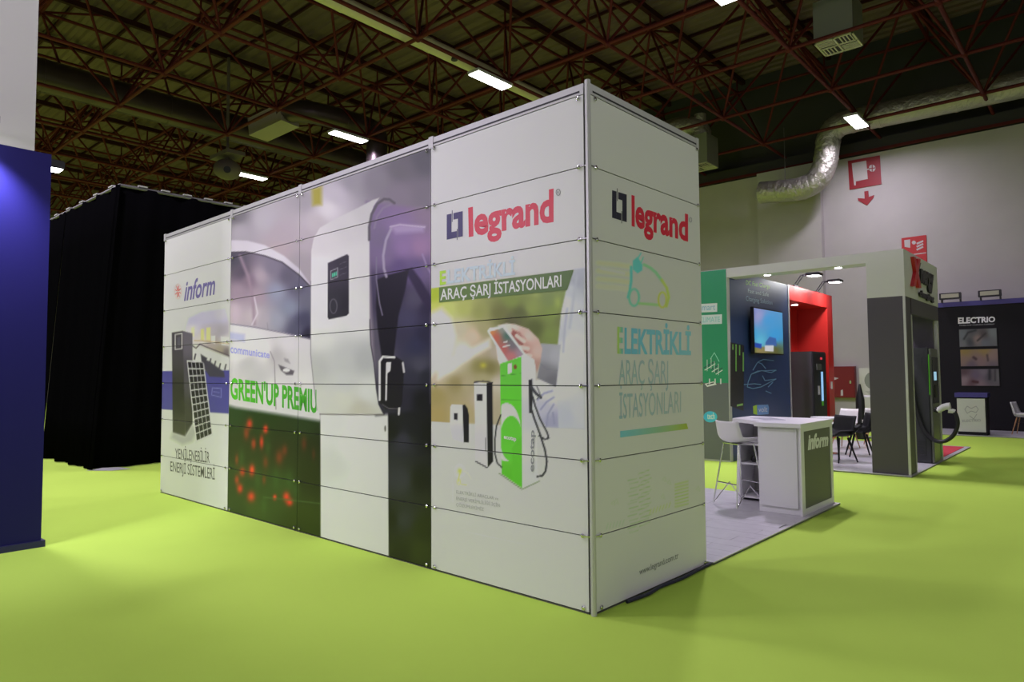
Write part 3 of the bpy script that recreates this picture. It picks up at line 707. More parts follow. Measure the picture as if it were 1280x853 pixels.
def colL(px, py, ci):
    A = (A1, A23, A23, A4)[ci]
    W = np.repeat(lin((197, 198, 192) if ci == 0 else (203, 200, 209))[None], len(px), 0)
    # paint in photograph tones, then divide by the tone of plain white board
    c0 = np.array((203, 200, 209.)); c1 = np.array((197, 198, 192.))
    C = np.empty((len(px), 3))
    C = A.eval(px, py, (200, 200, 200.))
    plain = np.all(np.abs(C - 200) < .01, 1)
    out = np.clip(lin(C) / W * .8, 0, .86)
    out[plain] = .8
    return out
def colR(px, py):
    C = AR.eval(px, py, (168, 171, 156.)); return np.clip(lin(C) / lin((168, 171, 156)) * .8, 0, .86)
AR = Paint()
for y, w in ((331, 5), (341, 5), (351, 5), (360, 5)): AR.line([(748, y - 2), (772, y), (786, y + 2)], w, (176, 190, 142) if y % 2 else (186, 198, 150), 2)
AR.line([(752, 336), (780, 342)], 2, (204, 208, 180), 1.5)
def tg(t):
    a = np.array((88, 172, 160)); b = np.array((178, 190, 66)); return tuple(a * (1 - t) + b * t)
AR.line([(789, 334), (789, 351), (787.5, 362), (785, 372)], 3.2, tg(0), .8)
AR.line([p for p in ellipse(792.6, 372, 6.2, 10.5, 20)] + [(798.8, 372)], 2.6, tg(.15), .8)
AR.line([(799, 379.5), (812, 380.5), (823, 381.5)], 3, tg(.5), .8)
AR.line([p for p in ellipse(828, 375, 5, 9.5, 20)] + [(833, 375)], 2.2, tg(.9), .8)
AR.line([(805, 331), (813, 335), (820, 341), (828, 352)], 3.4, tg(.35), .8)
AR.line([(827, 350), (833.5, 360), (836, 372), (833, 383)], 3.2, tg(.8), .8)
AR.fill([(791, 326), (797, 321), (803, 331), (803, 338), (797, 342), (791, 337)], tg(0), .7)
AR.line([(797, 324), (801, 317)], 1.6, tg(0), .5); AR.line([(801, 329), (804, 322)], 1.6, tg(.1), .5)
for k in range(14):
    y = 598 + k * 5; x0 = 785 + (k % 3) * 1.5; 
    AR.line([(x0, y + 3), (x0 + 11, y)], .9, (140, 160, 118), .5); AR.line([(x0 + 13, y - 5), (x0 + 26, y - 10)], .9, (140, 160, 112), .5)
for k in range(8): AR.line([(844, 606 + k * 4), (860, 602 + k * 4)], 1.2, (146, 166, 84), .6)
for x, y in ((764, 630), (768, 628), (828, 600), (834, 604), (826, 622), (870, 612)): AR.line([(x, y), (x + 3, y - 4), (x + 5, y + 2), (x, y)], .7, (158, 168, 140), .5)
for k in range(7): AR.line([(812 + k * 4, 643 - k * 1.4), (814 + k * 4, 637 - k * 1.4)], 1, (160, 172, 110), .6)
for k in range(6): AR.line([(758 + k * 4, 662 - k), (760 + k * 4, 655 - k)], .9, (152, 168, 140), .6)
DRt = Decals(PR, (168, 171, 156), .8)
DRt.text('legrand', [(789.3, 245.5), (860, 269.8), (860, 300.8), (789.5, 281)], (168, 34, 48), bold=.035, ref='l')
emblem(DRt, (765, 237.8), (783.3, 243.4), (783.3, 277.9), (765, 272.3), (34, 34, 44), None)
DRt.text('E', [(771.5, 410), (778.5, 410.6), (778.5, 441.3), (771.5, 441)], (152, 176, 60), (84, 156, 150), bold=.03)
DRt.text('LEKTRİKLİ', [(780.5, 411), (863.5, 417.5), (863.5, 443), (780.5, 441.4)], (92, 156, 172), (112, 164, 180), bold=.03)
DRt.text('ARAÇ ŞARJ', [(773.4, 450), (835, 451.5), (835, 479.6), (773.4, 481)], (128, 152, 144), (138, 156, 150))
DRt.text('İSTASYONLARI', [(774, 493), (851, 489.5), (851, 515.5), (774, 524)], (124, 150, 146), (140, 156, 146))
DRt.poly([(775, 539.2), (858, 529.4), (860, 536.4), (775, 547.2)], (96, 158, 160), (136, 152, 44))
DRt.text('www.legrand.com.tr', [(798.6, 711.5), (847.4, 690.5), (848, 698), (799.2, 719)], (96, 100, 92), ref='l')
DRt.line([p for p in ellipse(863, 275, 1.5, 3, 10)] + [(864.5, 275)], .6, (120, 120, 116))

for ci in range(4):
    for ri in range(7):
        rect = (CS[ci], CS[ci + 1], JZ[ri + 1], JZ[ri])
        pnl = meshobj('graphic_panel', None, None, None, booth, me=board(PL, *rect, lambda x, y, c=ci: colL(x, y, c), (.0085, .0085, .011, .011)[ci]))
        for D in ((D1,), (D2,), (D2,), (D4,))[ci]:
            D.build('printed_lettering', pnl, (rect[0] + .004, rect[1] - .004, rect[2] + .004, rect[3] - .004))
for ri in range(7):
    rect = (.0337, 1.589, JZ[ri + 1], JZ[ri])
    pnl = meshobj('graphic_panel', None, None, None, booth, me=board(PR, *rect, colR, .0085))
    DRt.build('printed_lettering', pnl, (rect[0] + .004, rect[1] - .004, rect[2] + .004, rect[3] - .004))
def slab(plane, s0, s1, z0, z1, o0, o1):
    V = [plane.xyz(s, z, o) for z in (z0, z1) for o in (o0, o1) for s in (s0, s1)]
    return V, [(0, 2, 3, 1), (4, 5, 7, 6), (0, 1, 5, 4), (2, 6, 7, 3), (0, 4, 6, 2), (1, 3, 7, 5)]
def part_slab(name, plane, a, m, parent=booth):
    V, Fc = slab(plane, *a); return meshobj(name, V, Fc, m, parent)
# posts stand behind the joints, rails run along top and foot
def post_mb(x, y, r, z1):
    mb = MB(); mb.prism([(x + r * math.cos(a), y + r * math.sin(a)) for a in [math.pi / 8 + k * math.pi / 4 for k in range(8)]], 0, z1); return mb
o = post_mb(*PL.xyz(0, 0, -.004)[:2], .0205, 3.6).build('corner_post', M_ALU, booth)
part_slab('post_groove', PL, (.019, .0345, .01, 3.51, -.013, -.006), M_DARK); part_slab('post_groove', PR, (.019, .0345, .01, 3.51, -.013, -.006), M_DARK)
for s in CS[1:]:
    post_mb(*PL.xyz(s, 0, -.04)[:2], .024, 3.5).build('post', M_ALU, booth)
post_mb(*PR.xyz(1.589, 0, -.04)[:2], .024, 3.5).build('post', M_ALU, booth)
for ci in range(4):
    s0, s1 = CS[ci] + .002, CS[ci + 1] - .002
    part_slab('top_rail', PL, (s0, s1, 3.513, 3.588, -.045, .001), M_ALU)
    part_slab('rail_slot', PL, (s0 + .03, s1 - .03, 3.530, 3.543, -.01, .0022), M_DARK)
    part_slab('rail_lock', PL, (s1 - .03, s1 + .028, 3.50, 3.60, -.02, .004), M_ALU)
    part_slab('base_rail', PL, (s0, s1, .0, .008, -.045, -.002), M_GREYM)
part_slab('top_rail', PR, (.036, 1.589, 3.513, 3.588, -.045, .001), M_ALU); part_slab('rail_slot', PR, (.06, 1.55, 3.530, 3.543, -.01, .0022), M_DARK)
part_slab('rail_lock', PR, (1.552, 1.592, 3.50, 3.592, -.02, .004), M_ALU); part_slab('base_rail', PR, (.036, 1.589, 0, .008, -.045, -.002), M_GREYM)
part_slab('backing_strip', PL, (.03, 7.32, .02, 3.5, -.016, -.0135), M_DARK); part_slab('backing_strip', PR, (.03, 1.585, .02, 3.5, -.016, -.0135), M_DARK)
# clips
def clip_mesh(plane):
    mb = MB(); n = Vector((plane.n[0], plane.n[1], 0)); mb.tube([(0, 0, 0), n * .004, n * .009, n * .013], [.012, .0155, .0145, .006], 12)
    me = bpy.data.meshes.new('panel_clip'); me.from_pydata(mb.v, [], mb.f); me.materials.append(M_CHROME); return me
for plane, cols in ((PL, [(CS[0] + .045,), (CS[1] - .05, CS[1] + .05), (CS[2] - .05, CS[2] + .05), (CS[3] - .06, CS[3] + .06), (CS[4] - .05,)]), (PR, [(.085,), (1.55,)])):
    me = clip_mesh(plane)
    for grp in cols:
        for s in grp:
            for z in JZ[1:]:
                z = max(z, .035); o = bpy.data.objects.new('panel_clip', me); o.location = plane.xyz(s, z, .0005); link(o, booth)
            o = bpy.data.objects.new('panel_clip', me); o.location = plane.xyz(s, 3.49, .0005); link(o, booth)
for z in JZ[1:-1]:
    part_slab('clip_link', PL, (-.002, .075, z - .0035, z + .0035, .002, .009), M_CHROME); part_slab('clip_link', PR, (-.002, .09, z - .0035, z + .0035, .002, .009), M_CHROME)
# inner frame walls of the booth seen from behind
part_slab('rear_board', PL, (.1, 7.3, .01, 3.5, -.09, -.075), M_WHITE)
# inner faces
part_slab('rear_board', PR, (.1, 1.57, .01, 3.5, -.09, -.075), M_WHITE)
# black cable creeping along the foot of the short wall
cb = MB().tube(arc([PR.xyz(s, .014, o_) for s, o_ in ((.35, .03), (.6, .05), (.8, .03), (1.1, .045), (1.35, .03), (1.62, .02))], 5), .013, 8).build('power_cable', mat('dark_blue_cable', (.02, .02, .05), .5), smooth=True)
tag(cb, 'dark cable lying on the carpet along the foot of the booth end wall', 'cable')

# ------------------------------------------------------------------ pale plank platform behind the booth
M_PLANK = mat('pale_laminate_plank', (.52, .52, .53), .35, noise=.06, scale=9)
def platform(name, x0, x1, y0, y1, label, h=.02, pw=.2, pl=1.3, m=None):
    t = thing(name, ((x0 + x1) / 2, (y0 + y1) / 2, 0), label, 'platform')
    box('base_board', x0, x1, y0, y1, 0.002, h - .008, mat('platform_edge', (.55, .55, .55), .4, .3), t)
    n = 0; y = y0 + .03; r = 0
    cache = {}
    while y < y1 - .04:
        yy = min(y + pw, y1 - .03); x = x0 + .03 - (r * .47 % 1) * pl
        while x < x1 - .03:
            a, b = max(x, x0 + .03), min(x + pl, x1 - .03)
            if b - a > .05:
                box('floor_plank', a + .0015, b - .0015, y + .0015, yy - .0015, h - .008, h + random.uniform(0, .0008), m or M_PLANK, t)
            x += pl
        y += pw; r += 1
    for a in ((x0, x0 + .03, y0, y1), (x1 - .03, x1, y0, y1), (x0 + .03, x1 - .03, y0, y0 + .03), (x0 + .03, x1 - .03, y1 - .03, y1)):
        box('edge_strip', a[0], a[1], a[2], a[3], .004, h + .002, MATS['platform_edge'], t)
    return t
platform('plank_platform', -6.9, -2.585, 5.43, 8.88, 'low pale plank platform carrying the counter behind the tall booth')

# ------------------------------------------------------------------ counter
M_GREYP = mat('counter_grey_front', (.13, .13, .12), .5)
M_SHELF = mat('counter_inside', (.42, .41, .42), .5)
ct = thing('info_counter', (-3.1, 8.3, .022), 'white L-shaped info counter with open shelves and grey printed end', 'counter')
FZ = .022
box('body', -3.14, -2.665, 7.80, 8.82, FZ, .985, M_WHITE, ct)
box('door', -3.11, -2.70, 7.782, 7.799, FZ + .07, .965, M_WHITE, ct, ch=.003)
b = MB(); b.box(-3.62, -3.14, 8.80, 8.82, FZ, .985); b.box(-3.62, -3.595, 8.34, 8.80, FZ, .985); b.box(-3.165, -3.141, 8.34, 8.80, FZ, .985)
b.build('shelf_case', M_WHITE, ct)
box('back_lining', -3.594, -3.166, 8.785, 8.799, FZ + .05, .98, M_SHELF, ct)
for z in (FZ + .03, .46, .70): box('shelf', -3.594, -3.166, 8.35, 8.784, z, z + .022, M_WHITE, ct)
MB().prism([(-2.64, 7.74), (-2.64, 8.88), (-3.66, 8.88), (-3.66, 8.30), (-3.18, 7.96), (-3.16, 7.74)], .985, 1.03).build('worktop', M_WHITE, ct)
PE = Plane(-2.65, 7.76, 0, 1, 1, 0)
for a in ((7.76, 8.86, FZ, .09), (7.76, 8.86, .94, .985), (7.76, 7.86, .09, .94), (8.78, 8.86, .09, .94)):
    box('end_frame', -2.665, -2.648, a[0], a[1], a[2], a[3], M_WHITE, ct)
gp = box('end_panel', -2.665, -2.656, 7.86, 8.78, .09, .94, M_GREYP, ct)
DE = Decals(PE, (190, 190, 186), .75)
DE.text('inform', [(1010.5, 544), (1036, 541.8), (1036, 556.5), (1010.5, 562)], (200, 200, 196), bold=.05, shear=.2, ref='f')
DE.build('lettering', ct, off=-.0055)
b = MB(); b.box(-3.5, -3.3, 8.45, 8.7, .483, .53, ch=.01); b.tube(arc([(-3.45, 8.42, .53), (-3.38, 8.40, .60), (-3.30, 8.45, .58), (-3.25, 8.5, .51)], 5), .025, 8)
tag(b.build('black_pouch', M_BLACK, None, smooth=True), 'small black pouch with looped strap lying on the middle counter shelf', 'pouch')
tag(box('paper_sheet', -3.4, -3.19, 8.37, 8.44, .483, .51, M_WHITE), 'small white stack of paper beside the black pouch on the shelf', 'paper')
tag(MB().prism([(-3.50, 8.45), (-3.2, 8.15), (-3.0, 8.3), (-3.3, 8.62)], 1.0305, 1.035).build('leaflet', mat('leaflet', (.8, .8, .85), .2)), 'flat glossy white leaflet lying on the counter worktop', 'leaflet')

# ------------------------------------------------------------------ seats
def shell_mesh(prof, width, curl, m, nm='seat_shell', th=.012):
    """prof: list of (y,z); y forward; swept sideways with raised edges"""
    P = arc([(0, a, b_) for a, b_ in prof], 3); n = 9; V = []; Fc = []
    for i, p in enumerate(P):
        t = i / (len(P) - 1); w = width(t); cu = curl(t)
        d = (P[min(i + 1, len(P) - 1)] - P[max(i - 1, 0)]).normalized(); nn = Vector((0, d.z, -d.y)); nn = nn if nn.z * (1 - t) + nn.y * t > 0 else -nn
        for k in range(n):
            s = 2 * k / (n - 1) - 1; V.append(Vector((s * w / 2 * (1 - .06 * abs(s) * cu * 4), p.y, p.z)) + nn * (cu * abs(s) ** 2.6))
    for i in range(len(P) - 1):
        for k in range(n - 1): Fc.append((i * n + k, i * n + k + 1, (i + 1) * n + k + 1, (i + 1) * n + k))
    bm = bmesh.new(); vs = [bm.verts.new(v) for v in V]
    for f in Fc: bm.faces.new([vs[i] for i in f])
    bmesh.ops.recalc_face_normals(bm, faces=bm.faces[:])
    bmesh.ops.solidify(bm, geom=bm.faces[:], thickness=th)
    me = bpy.data.meshes.new(nm); bm.to_mesh(me); bm.free(); me.materials.append(m); me.shade_smooth(); return me
def place(e, x, y, z, rot): e.location = (x, y, z); e.rotation_euler = (0, 0, rot)
def copy_thing(root, label, group=None):
    r = root.copy(); COL.objects.link(r); r['label'] = label
    if group: r['group'] = group
    for ch in list(root.children):
        c = ch.copy(); COL.objects.link(c); c.parent = r
        for g in list(ch.children): d = g.copy(); COL.objects.link(d); d.parent = c
    return r
# bar stool with chrome sled legs
st = thing('bar_stool', (0, 0, 0), 'white shell bar stool on chrome wire legs in front of the open shelves', 'stool', local=True)
meshobj('seat_shell', None, None, None, st, me=shell_mesh([(.21, .735), (.17, .76), (.02, .745), (-.13, .75), (-.185, .80), (-.21, .90), (-.225, 1.0)], lambda t: .40 + .04 * math.sin(t * 3) - .02 * t, lambda t: .045 + .02 * math.sin(t * 3.1), M_CHAIRW))
for s in (-1, 1):
    tube('leg', arc([(s * .12, .12, .735), (s * .20, .23, .012)], 2), .009, M_CHROME, st, 8); tube('leg', arc([(s * .12, -.12, .735), (s * .20, -.23, .012)], 2), .009, M_CHROME, st, 8)
    tube('runner', [(s * .20, .23, .012), (s * .17, .0, .25), (s * .20, -.23, .012)], .007, M_CHROME, st, 8)
tube('footrest', [(-.165, .185, .27), (.165, .185, .27)], .008, M_CHROME, st, 8); tube('footrest', [(-.165, -.185, .27), (.165, -.185, .27)], .008, M_CHROME, st, 8)
box('seat_plate', -.13, .13, -.13, .13, .728, .738, M_CHROME, st)
place(st, -3.45, 7.98, .022, math.radians(-24))

def shell_chair(name, label, m, legm, splay=.2, wood=True):
    t = thing(name, (0, 0, 0), label, 'chair', local=True)
    meshobj('seat_shell', None, None, None, t, me=shell_mesh([(.22, .43), (.18, .455), (.02, .43), (-.13, .435), (-.19, .50), (-.22, .64), (-.25, .80)], lambda t_: .44 + .05 * math.sin(t_ * 3) - .05 * t_, lambda t_: .05 + .05 * math.sin(t_ * 3.1), m))
    for sx in (-1, 1):
        for sy in (-1, 1):
            MB().tube([(sx * .11, sy * .10, .425), (sx * splay, sy * splay, 0)], [.016, .010], 8).build('leg', legm, t, smooth=True)
    for s in (-1, 1): tube('brace_rod', [(-.13 * s, .13, .3), (.13 * s, -.13, .3)], .004, M_BLACK, t, 6)
    return t
M_CHB = mat('black_chair_fabric', (.008, .008, .009), .8)
def black_chair(label):
    t = thing('black_chair', (0, 0, 0), label, 'chair', local=True)
    meshobj('seat_shell', None, None, None, t, me=shell_mesh([(.22, .44), (.18, .455), (.02, .44), (-.16, .445), (-.215, .52), (-.23, .66), (-.245, .80)], lambda t_: .50, lambda t_: .06 + .05 * math.sin(t_ * 3.1), M_CHB, th=.03))
    for sx in (-1, 1):
        for sy in (-1, 1): MB().tube([(sx * .12, sy * .10, .42), (sx * .21, sy * .21, 0)], [.02, .013], 8).build('leg', M_CHB, t, smooth=True)
    return t

# ------------------------------------------------------------------ charging stand at the aisle corner (grey column, white header)
M_CHAR = mat('charcoal_board', (.082, .070, .092), .5)
M_HEAD = mat('header_white', (.68, .68, .66), .5)
M_GREEN = mat('green_print', (.03, .36, .17), .45); M_BLUE = mat('blue_print', (.032, .06, .17), .4); M_RED = mat('red_board', (.60, .025, .022), .35)
platform('white_platform', -5.1, -2.41, 11.80, 17.25, 'low white platform under the grey column stand and its black chairs', pw=.4, pl=1.8)
tag(box('red_carpet_strip', -3.0, -2.5, 14.9, 17.1, .0225, .027, mat('red_carpet', (.55, .04, .06), .9)), 'flat red carpet strip on the white platform behind the charging station', 'carpet strip')
sd = thing('column_stand', (-3.5, 12.9, .02), 'stand with charcoal column, white header beam and recessed charger niche', 'booth')
box('column', -2.965, -2.46, 11.87, 12.30, .026, 2.77, M_CHAR, sd)
box('corner_profile', -2.462, -2.43, 11.865, 11.90, .026, 2.77, M_ALU, sd); box('corner_profile', -2.462, -2.43, 12.27, 12.31, .026, 2.5, M_ALU, sd)
box('side_board', -2.455, -2.44, 11.90, 12.27, .026, 2.77, M_CHAR, sd)
box('header_block', -2.965, -2.43, 11.87, 14.45, 2.77, 3.50, M_HEAD, sd)
box('header_beam', -5.28, -2.965, 11.87, 12.25, 3.335, 3.50, M_HEAD, sd)
box('lintel', -2.50, -2.435, 12.31, 14.45, 2.52, 2.77, M_CHAR, sd)
box('niche_ceiling', -2.98, -2.50, 12.30, 14.35, 2.60, 2.66, M_CHAR, sd)
box('niche_back_wall', -3.45, -2.50, 14.30, 14.40, .026, 2.60, M_CHAR, sd)
box('end_post', -2.50, -2.435, 14.36, 14.45, .026, 2.52, M_ALU, sd)
def downlight(parent, x, y, z, r=.055, power=6, col=(1, .98, 1)):
    d = MB().tube([(x, y, z), (x, y, z - .012)], r, 16).build('downlight', mat('spot_face', (1, 1, 1), .5, emit=(1, .98, 1), strength=14), parent, smooth=True)
    MB().tube([(x, y, z + .001), (x, y, z - .006)], r * 1.2, 16).build('ring', M_ALU, d, smooth=True)
    ld = bpy.data.lights.new('spot', 'SPOT'); ld.energy = power * 4; ld.spot_size = math.radians(100); ld.spot_blend = .7; ld.shadow_soft_size = .05; ld.color = col
    lo = bpy.data.objects.new('spot', ld); lo.location = (x, y, z - .03); link(lo, parent)
for y in (12.62, 13.35): downlight(sd, -2.72, y, 2.60, power=3)
for x in (-4.61, -3.43): downlight(sd, x, 12.05, 3.335, power=6)
PX = Plane(-2.43, 11.87, 0, 1, 1, 0)
def raised(plane, txt, q, m, parent, name='letter', d=.03, bold=.03, ref='H', shear=0):
    V, T = text_unit(txt, bold, shear, ref=ref); P = quadmap(V, q); S, Z = plane.from_px(P[:, 0], P[:, 1])
    n = len(S); VV = [plane.xyz(a, b_, d) for a, b_ in zip(S, Z)] + [plane.xyz(a, b_, .001) for a, b_ in zip(S, Z)]
    cnt = {}
    for t in T:
        for i in range(3):
            e = (t[i], t[(i + 1) % 3]); cnt[e] = 1
    Fc = [tuple(int(i) for i in t) for t in T]
    for (a, b_) in cnt:
        if (b_, a) not in cnt: Fc.append((int(b_), int(a), int(a) + n, int(b_) + n))
    o = meshobj(name, VV, Fc, m, parent); return o
M_RL = mat('red_letter', (.55, .02, .03), .4); M_BL = mat('black_letter', (.01, .01, .01), .4)
raised(PX, 'X', [(1137.5, 324), (1147, 327.5), (1147.5, 358), (1137.5, 355)], M_RL, sd, d=.05, bold=.06)
raised(PX, 'X', [(1143, 328), (1149, 330), (1149, 355), (1138, 355)], M_BL, sd, d=.03, bold=.02)
raised(PX, 'nergy', [(1149, 331), (1165, 339), (1165, 360), (1149, 351)], M_BL, sd, bold=.06, ref='h')
raised(PX, 'charging', [(1147.5, 363), (1165.5, 371), (1165.5, 377), (1147.5, 370)], M_BL, sd, bold=.06, ref='h')

# charging station in the niche
M_CST = mat('station_dark', (.035, .036, .042), .35); M_CSG = mat('station_grey', (.16, .165, .15), .35, .3); M_LIME = mat('lime_led', (.08, .35, .02), .4, emit=(.15, .8, .05), strength=.08)
cs = thing('charging_station', (-2.7, 13.95, .022), 'tall dark charging station with lime lines and looped cable in the niche', 'charger')
box('cabinet', -2.96, -2.47, 13.66, 14.22, .026, 2.02, M_CST, cs, ch=.012)
box('front_plate', -2.469, -2.43, 13.67, 14.21, .03, 2.0, M_CSG, cs, ch=.008)
box('dark_face', -2.43, -2.422, 13.70, 14.18, 1.05, 1.85, mat('station_face', (.03, .03, .035), .2), cs)
box('screen', -2.421, -2.418, 13.80, 14.0, 1.45, 1.6, mat('station_screen', (.2, .4, .6), .3, emit=(.35, .6, .8), strength=.8), cs)
box('card_reader', -2.421, -2.41, 13.82, 13.98, 1.15, 1.38, M_BLACK, cs)
box('light_line', -2.475, -2.46, 13.652, 13.659, 1.2, 1.9, M_LIME, cs); box('light_line', -2.4295, -2.42, 14.19, 14.205, .1, .4, M_LIME, cs)
box('green_socket', -2.93, -2.80, 13.652, 13.661, 1.38, 1.58, mat('socket_green', (.08, .40, .02), .5, emit=(.08, .5, .01), strength=.15), cs)
box('socket_slot', -2.88, -2.865, 13.645, 13.653, 1.42, 1.55, M_BLACK, cs)
for k in range(6): box('vent_slat', -2.92, -2.55, 13.651, 13.661, .15 + k * .05, .17 + k * .05, M_CST, cs)
PS = Plane(-2.43, 13.62, 1, 0, 0, -1)
def px_on(plane, pts, off=0): return [plane.xyz(*[float(q) for q in plane.from_px(x, y)], off) for x, y in pts]
cbl = px_on(PS, [(1139.5, 470), (1141, 490), (1146, 515), (1155, 538), (1167, 550), (1180, 552), (1192, 544), (1197, 530), (1194, 517), (1188, 512)])
MB().tube(arc(cbl, 5), .034, 10).build('cable', M_BLACK, cs, smooth=True)
g = px_on(PS, [(1172, 514), (1180, 509), (1188, 508)])
hg = MB().tube(arc(g, 4), [.05] * 3 + [.055] * 3 + [.06] * 3, 12).build('plug', M_CHAIRW, cs, smooth=True)
MB().tube(px_on(PS, [(1186, 513), (1194, 515)]), [.05, .035], 10).build('plug_grip', M_CHAIRW, hg, smooth=True)
MB().tube(px_on(PS, [(1168, 512), (1173, 513.5)]), .045, 10).build('holster', M_BLACK, cs, smooth=True)

# chairs and tables on the platform
c1 = black_chair('nearest black shell chair, half hidden behind the white counter end'); place(c1, -3.78, 12.98, .026, math.radians(150))
c2 = copy_thing(c1, 'second black shell chair, just right of the nearest one'); place(c2, -3.72, 14.05, .026, math.radians(115))
cw = shell_chair('shell_chair', 'white shell chair with raised back behind the two black chairs', M_CHAIRW, M_WOOD); place(cw, -4.35, 15.4, .026, math.radians(165))
tb = thing('round_table', (-3.75, 14.75, .022), 'white round table on a slim stem between the chairs', 'table')
MB().tube([(-4.3, 14.1, .70), (-4.3, 14.1, .73)], .30, 24).build('tabletop', M_WHITE, tb, smooth=True); tube('stem', [(-4.3, 14.1, .04), (-4.3, 14.1, .70)], .03, M_CHROME, tb)
MB().tube([(-4.3, 14.1, .023), (-4.3, 14.1, .04)], .2, 20).build('foot', M_CHROME, tb, smooth=True)
tb2 = thing('tall_table', (-4.4, 17.6, 0), 'white high table with white lower disc near the grey column', 'table')
xx, yy = -4.55, 18.4
MB().tube([(xx, yy, 1.0), (xx, yy, 1.03)], .32, 24).build('tabletop', M_WHITE, tb2, smooth=True); tube('stem', [(xx, yy, .03), (xx, yy, 1.0)], .035, M_CHROME, tb2)
MB().tube([(xx, yy, .003), (xx, yy, .03)], .22, 20).build('foot', M_CHROME, tb2, smooth=True)
cw2 = copy_thing(cw, 'white shell chair beside the left edge of the grey column'); place(cw2, -4.0, 16.3, .026, math.radians(20))
# black pointed stand and banner behind
rb = thing('banner_stand', (-5.0, 20.3, 0), 'white roll-up banner with grey round picture behind the tables', 'banner')
box('banner_sheet', -5.33, -4.55, 20.30, 20.306, .1, 1.72, mat('banner_white', (.55, .57, .50), .6), rb); box('base', -5.35, -4.53, 20.22, 20.38, .002, .1, M_ALU, rb)
MB().prism([(x, y) for x, y in ellipse(0, 0, 1, 1, 4)], 0, .001)
o = MB(); o.add([(-4.98 + .22 * math.cos(a), 20.296, 1.38 + .24 * math.sin(a)) for a in [2 * math.pi * k / 20 for k in range(20)]] , [tuple(range(20))]); o.build('round_picture', mat('banner_grey', (.22, .25, .2), .6), rb)
o = MB(); o.add([(-5.2, 20.296, 1.1), (-4.6, 20.296, .6), (-4.6, 20.296, .9), (-4.8, 20.296, 1.1)], [(0, 1, 2, 3)]); o.build('faint_stripe', mat('banner_grey2', (.42, .45, .38), .6), rb)
tag(MB().tube([(-4.72, 18.0, .003), (-4.72, 18.0, .95), (-4.72, 18.0, 1.32)], [.12, .10, .02], 12).build('black_stand', M_BLACK, smooth=True), 'narrow black pointed stand under the round-picture banner', 'stand')

# ------------------------------------------------------------------ green and blue partitions with screen, red niche
gw = thing('green_partition', (-5.6, 11.93, 0), 'partition printed green above and grey below, just right of the tall booth', 'partition')
box('board', -7.2, -5.285, 11.88, 11.98, 0.0, 3.50, mat('white_core', (.6, .6, .6), .5), gw)
box('green_print', -7.2, -5.30, 11.872, 11.879, 1.42, 3.49, M_GREEN, gw); box('grey_print', -7.2, -5.30, 11.872, 11.879, .03, 1.42, mat('grey_print', (.17, .18, .20), .5), gw)
PG = Plane(-7.2, 11.872, 1, 0, 0, -1); DG = Decals(PG, (205, 205, 205), .8)
DG.poly([(872, 380.5), (896.5, 379), (896.5, 390), (872, 391)], (206, 222, 224)); DG.poly([(872, 394.5), (902.5, 393), (902.5, 405), (872, 406)], (202, 220, 222))
DG.text('smart', [(874, 382.5), (894, 381.5), (894, 387.5), (874, 388.5)], (128, 176, 196), ref='t'); DG.text('CLIMATE', [(874, 397), (900, 396), (900, 402.5), (874, 403.5)], (126, 196, 190))
DG.poly([p for p in ellipse(888, 521.3, 8.6, 7, 24)], (72, 178, 214)); DG.text('tech', [(884, 518), (893.5, 518), (893.5, 524), (884, 524)], (200, 230, 240), ref='t', bold=.02)
for x, y in ((884, 458), (889, 455), (893, 460), (898, 463)):
    DG.line([(x - 4, y + 2), (x + 5, y - 3)], 1, (60, 70, 84)); DG.line([(x - 3, y + 5), (x + 5, y)], 1, (214, 222, 226)); DG.line([(x, y + 6), (x, y - 8)], .7, (200, 226, 214))
DG.poly([(881, 480), (892, 477), (896, 481), (884, 484)], (214, 216, 218)); DG.line([(884, 481), (892, 479)], 1.4, (60, 66, 74)); DG.line([(888, 449), (893, 441), (899, 452)], .8, (150, 226, 196))
for x in (887, 894, 901): DG.line([(x, 474), (x, 480)], 1.6, (206, 212, 214))
DG.build('printed_picture', gw)
bw = thing('blue_partition', (-5.3, 13.4, .0), 'dark blue partition with printed car lines carrying the wall screen', 'partition')
box('board', -5.36, -5.285, 11.985, 14.93, 0.0, 3.49, M_BLUE, bw); box('edge_profile', -5.37, -5.275, 14.93, 14.99, 0, 3.5, M_ALU, bw)
PB = Plane(-5.285, 11.9, 0, 1, 1, 0); DB = Decals(PB, (190, 195, 210), .8)
DB.text('DC Fast Charge', [(932.5, 350.5), (962.5, 356), (962.5, 361), (932.5, 356)], (150, 214, 92), ref='h', bold=.01)
DB.text('Fast and Safe', [(935, 361), (961, 366), (961, 371), (935, 366)], (176, 200, 236), ref='h'); DB.text('Charging Solution', [(932.5, 370), (965.5, 376), (965.5, 381), (932.5, 376)], (150, 184, 236), ref='h')
DB.poly([(913, 428), (930, 432), (929.5, 514), (913, 508)], (50, 50, 58), (42, 42, 50))
for a, b_, c_ in ((916, 431, 437), (920, 431, 464), (924.5, 432, 444), (929, 441, 464)): DB.line([(a, b_), (a, c_)], 1.5, (112, 170, 90))
DB.poly([(921, 506), (928.5, 504.5), (928.5, 507), (921, 508.5)], (134, 182, 110))
for q in ([(941, 463), (947, 453), (954, 449.5), (967, 451)], [(947, 453), (952, 455), (957, 461)], [(935, 478), (939, 468), (947, 464), (970, 463)], [(939, 468), (952, 463.5), (964, 466), (970, 463)], [(935, 478), (934, 484), (941, 486), (951, 484), (970, 474)], [(930, 481), (943, 480), (951, 481)], [(953, 470), (956, 476), (970, 474)], [(960, 484), (966, 478)], [(957, 489), (964, 492)]):
    DB.line(q, 1., (98, 142, 184))
